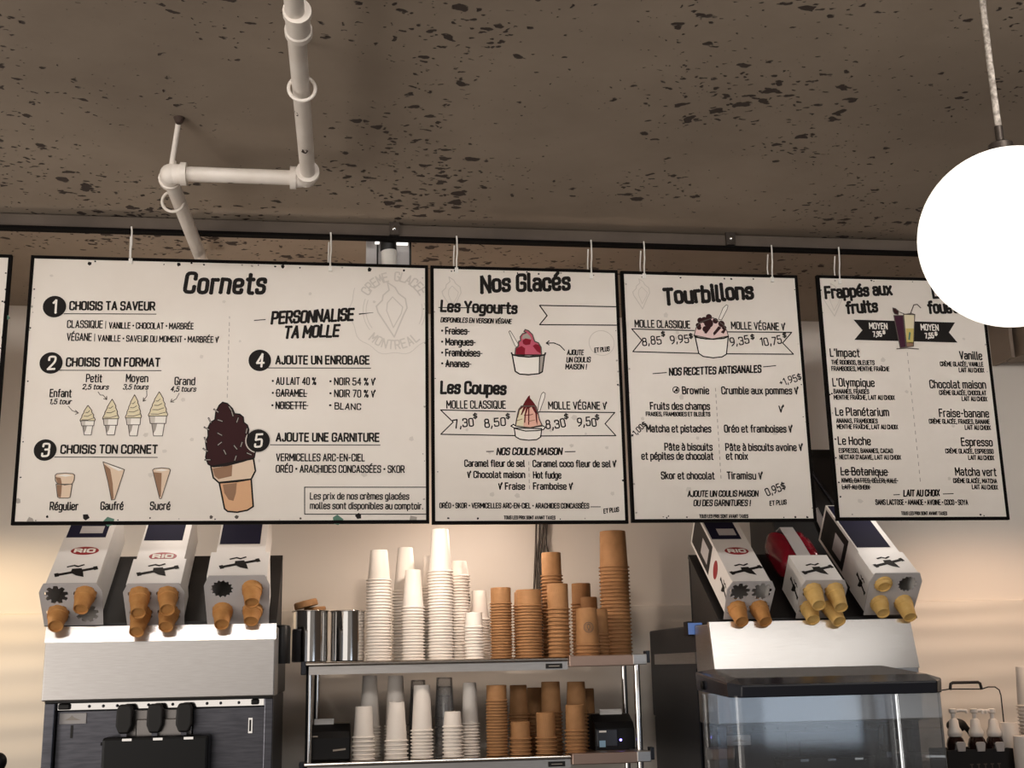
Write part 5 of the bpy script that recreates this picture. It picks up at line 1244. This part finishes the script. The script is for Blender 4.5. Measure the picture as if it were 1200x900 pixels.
# ------------------------------------------------------------------ cables and clip on the wall
cb = thing('cable_bundle', 'dark cables hanging on the wall behind the tall kraft stack', 'cable', at(632, 650, 3.47))
for pts in (((629, 590), (628, 640), (626, 690), (627, 770)), ((633, 590), (632, 630), (629, 660), (630, 770)), ((637, 590), (636, 625), (632, 655), (633, 770)), ((640, 590), (639, 620), (640, 640), (643, 650), (640, 770)), ((642, 590), (640, 625), (637, 645), (636, 770))):
    q = [at(x, y, 3.478) for x, y in pts]
    obj('cable', MB().tube(q, .0032, 8), 'dark_steel', cb, 60)
cl = at(550.5, 705, 3.40)
ck = thing('wall_clip', 'small grey clip on the wall behind the low white cups', 'clip', (cl.x, 3.49, cl.z))
obj('clip_body', MB().prism([(cl.x-.007, cl.z-.028), (cl.x+.003, cl.z-.028), (cl.x+.009, cl.z+.004), (cl.x+.009, cl.z+.026), (cl.x-.003, cl.z+.026), (cl.x-.008, cl.z+.006)], 'y', 3.478, 3.488), 'dark_steel', ck, bevel=.002)
obj('clip_screw', MB().lathe([(.003, 0), (.003, .0)], (cl.x, 3.478, cl.z+.012), 8).box(cl.x-.002, cl.x+.002, 3.476, 3.478, cl.z+.01, cl.z+.014), 'steel_dark', ck)

# ------------------------------------------------------------------ right-hand counter with syrup pumps and cups
CT = EYE-.292
cxl = at(1100, 890, 2.98).x
struct('trim_7', MB().box(RR+.03, 3.34, 2.96, WY-.014, 0, CT), 'counter', bevel=.006)
Y = 3.06
bx0, bx1 = at(1111, 885, Y).x, at(1188, 885, Y).x
bz = at(1150, 878, Y).z
pb = thing('pump_rack', 'black box rack holding three syrup pump bottles by the right wall', 'rack', ((bx0+bx1)/2, Y+.05, CT))
t_ = .004
obj('rack_box', MB().box(bx0, bx1, Y, Y+t_, CT, bz).box(bx0, bx1, Y+.10, Y+.10+t_, CT, bz+.0).box(bx0, bx0+t_, Y+t_, Y+.10, CT, bz).box(bx1-t_, bx1, Y+t_, Y+.10, CT, bz).box(bx0, bx1, Y, Y+.10, CT, CT+t_), 'black', pb)
P = Print(lambda x, z, lay: (x, Y-.0004*lay, z))
for i in range(5):
    x = at(1139+i*8, 899, Y).x; z = at(1150, 905, Y).z
    P.line([(x, z), (x, z+.02)], .003); P.line([(x-.004, z+.02), (x+.004, z+.02)], .003)
obj('rack_marks', P.mb, 'ink_soft', pb)
for px in (1126.5, 1149.5, 1172):
    a = at(px, 875, Y-.004)
    obj('label_holder', MB().prism([(a.x-.010, a.z-.012), (a.x+.010, a.z-.012), (a.x+.013, a.z+.008), (a.x+.009, a.z+.012), (a.x-.009, a.z+.012), (a.x-.013, a.z+.008)], 'y', Y-.006, Y-.0012), 'carton_grey', pb, bevel=.001)
for j, (px, spx) in enumerate(((1119, .034), (1144, .030), (1165, -.030))):
    x = at(px, 860, Y+.05).x; yy = Y+.05; zz = lambda y_: at(px, y_, Y+.05).z
    t = thing('syrup_bottle', ['leftmost syrup pump bottle in the black rack', 'middle syrup pump bottle in the black rack', 'rightmost syrup pump bottle in the black rack'][j], 'bottle', (x, yy, CT+.005), group='syrup pump bottles')
    obj('bottle', MB().lathe([(0, CT+.005), (.022, CT+.005), (.024, CT+.01), (.024, zz(872)), (.020, zz(866)), (.012, zz(861)), (.012, zz(858)), (0, zz(858))], (x, yy, 0), 24), 'syrup', t, 40)
    obj('collar', MB().lathe([(.017, zz(863)), (.019, zz(861)), (.019, zz(857)), (.013, zz(852)), (.0115, zz(844)), (.0075, zz(842)), (0, zz(842))], (x, yy, 0), 24), 'pump_white', t, 40)
    obj('pump_stem', MB().lathe([(.0055, zz(843)), (.0055, zz(836)), (.010, zz(835)), (.010, zz(831)), (.006, zz(830)), (0, zz(830))], (x, yy, 0), 18), 'pump_white', t, 40)
    obj('nozzle', MB().tube([(x, yy, zz(833.5)), (x+spx*.6, yy-.004, zz(832.5)), (x+spx, yy-.008, zz(833)), (x+spx*1.05, yy-.008, zz(836))], .0042, 12), 'pump_white', t, 50)
# black scoop behind the pumps
a = at(1121, 850, 3.26)
sc = thing('scoop', 'black rounded scoop behind the syrup pumps', 'scoop', (a.x, 3.26, CT))
obj('bowl', MB().sphere((a.x, 3.26, a.z), .03, 24, 14, (1.0, .5, .62)), 'black', sc, 60)
obj('handle', MB().tube([(a.x+.02, 3.26, a.z+.002), (a.x+.036, 3.26, a.z-.018), (a.x+.040, 3.26, a.z-.03)], [.009, .007, .005], 12).tube([(a.x-.01, 3.26, a.z-.01), (a.x-.012, 3.265, CT)], .006, 10), 'black', sc, 60)
# dark wire frame with a grip
Yh = 3.24
q = lambda *p: at(p[0], p[1], Yh)
wf = thing('wire_carrier', 'dark wire carrier with a square grip standing behind the syrup pumps', 'carrier', (q(1138, 850).x, Yh, CT))
p0_, p9_ = q(1099, 813), q(1173, 819)
obj('wire', MB().tube([(p0_.x, Yh, CT), q(1099, 813), q(1103, 809), q(1113, 807.5), q(1150, 807.5), q(1158, 805), q(1166, 805), q(1171, 808.5), q(1173, 815), (p9_.x, Yh, CT)], .0018, 10), 'black', wf, 60)
obj('grip', MB().tube([q(1113.5, 808.5), q(1114, 801.5), q(1116.5, 800), q(1146, 799.5), q(1148.5, 801), q(1150.5, 808)], .0042, 12), 'black', wf, 60)
# cups at the right edge
stack(1187, 3.10, CT, 846.5, 893, 27, 20, 'paper', 'cream '+WP, 'cream pile right of the syrup pump rack', pitch=.010)
stack(1207, 3.20, CT, 781, 828, 31, 22, 'paper', WP, 'tall pile at the right photo edge', pitch=.010)
stack(1206, 3.03, CT, 872, 915, 33, 25, 'paper', WP, 'front pile at the right photo edge', pitch=.010)
# small knob at the left edge of the picture
a = at(-2, 893, 2.6)
kb = thing('dark_knob', 'small round black knob at the lower left edge of the photo', 'knob', (a.x, 2.6, 1.05))
obj('knob_head', MB().sphere(a, .016, 24, 14, (1, 1, 1.15)), 'black_gloss', kb, 60)
obj('knob_stem', MB().lathe([(.03, 1.051), (.03, 1.06), (.007, 1.07), (.007, a.z-.01)], (a.x, 2.6, 0), 20), 'black', kb, 40)
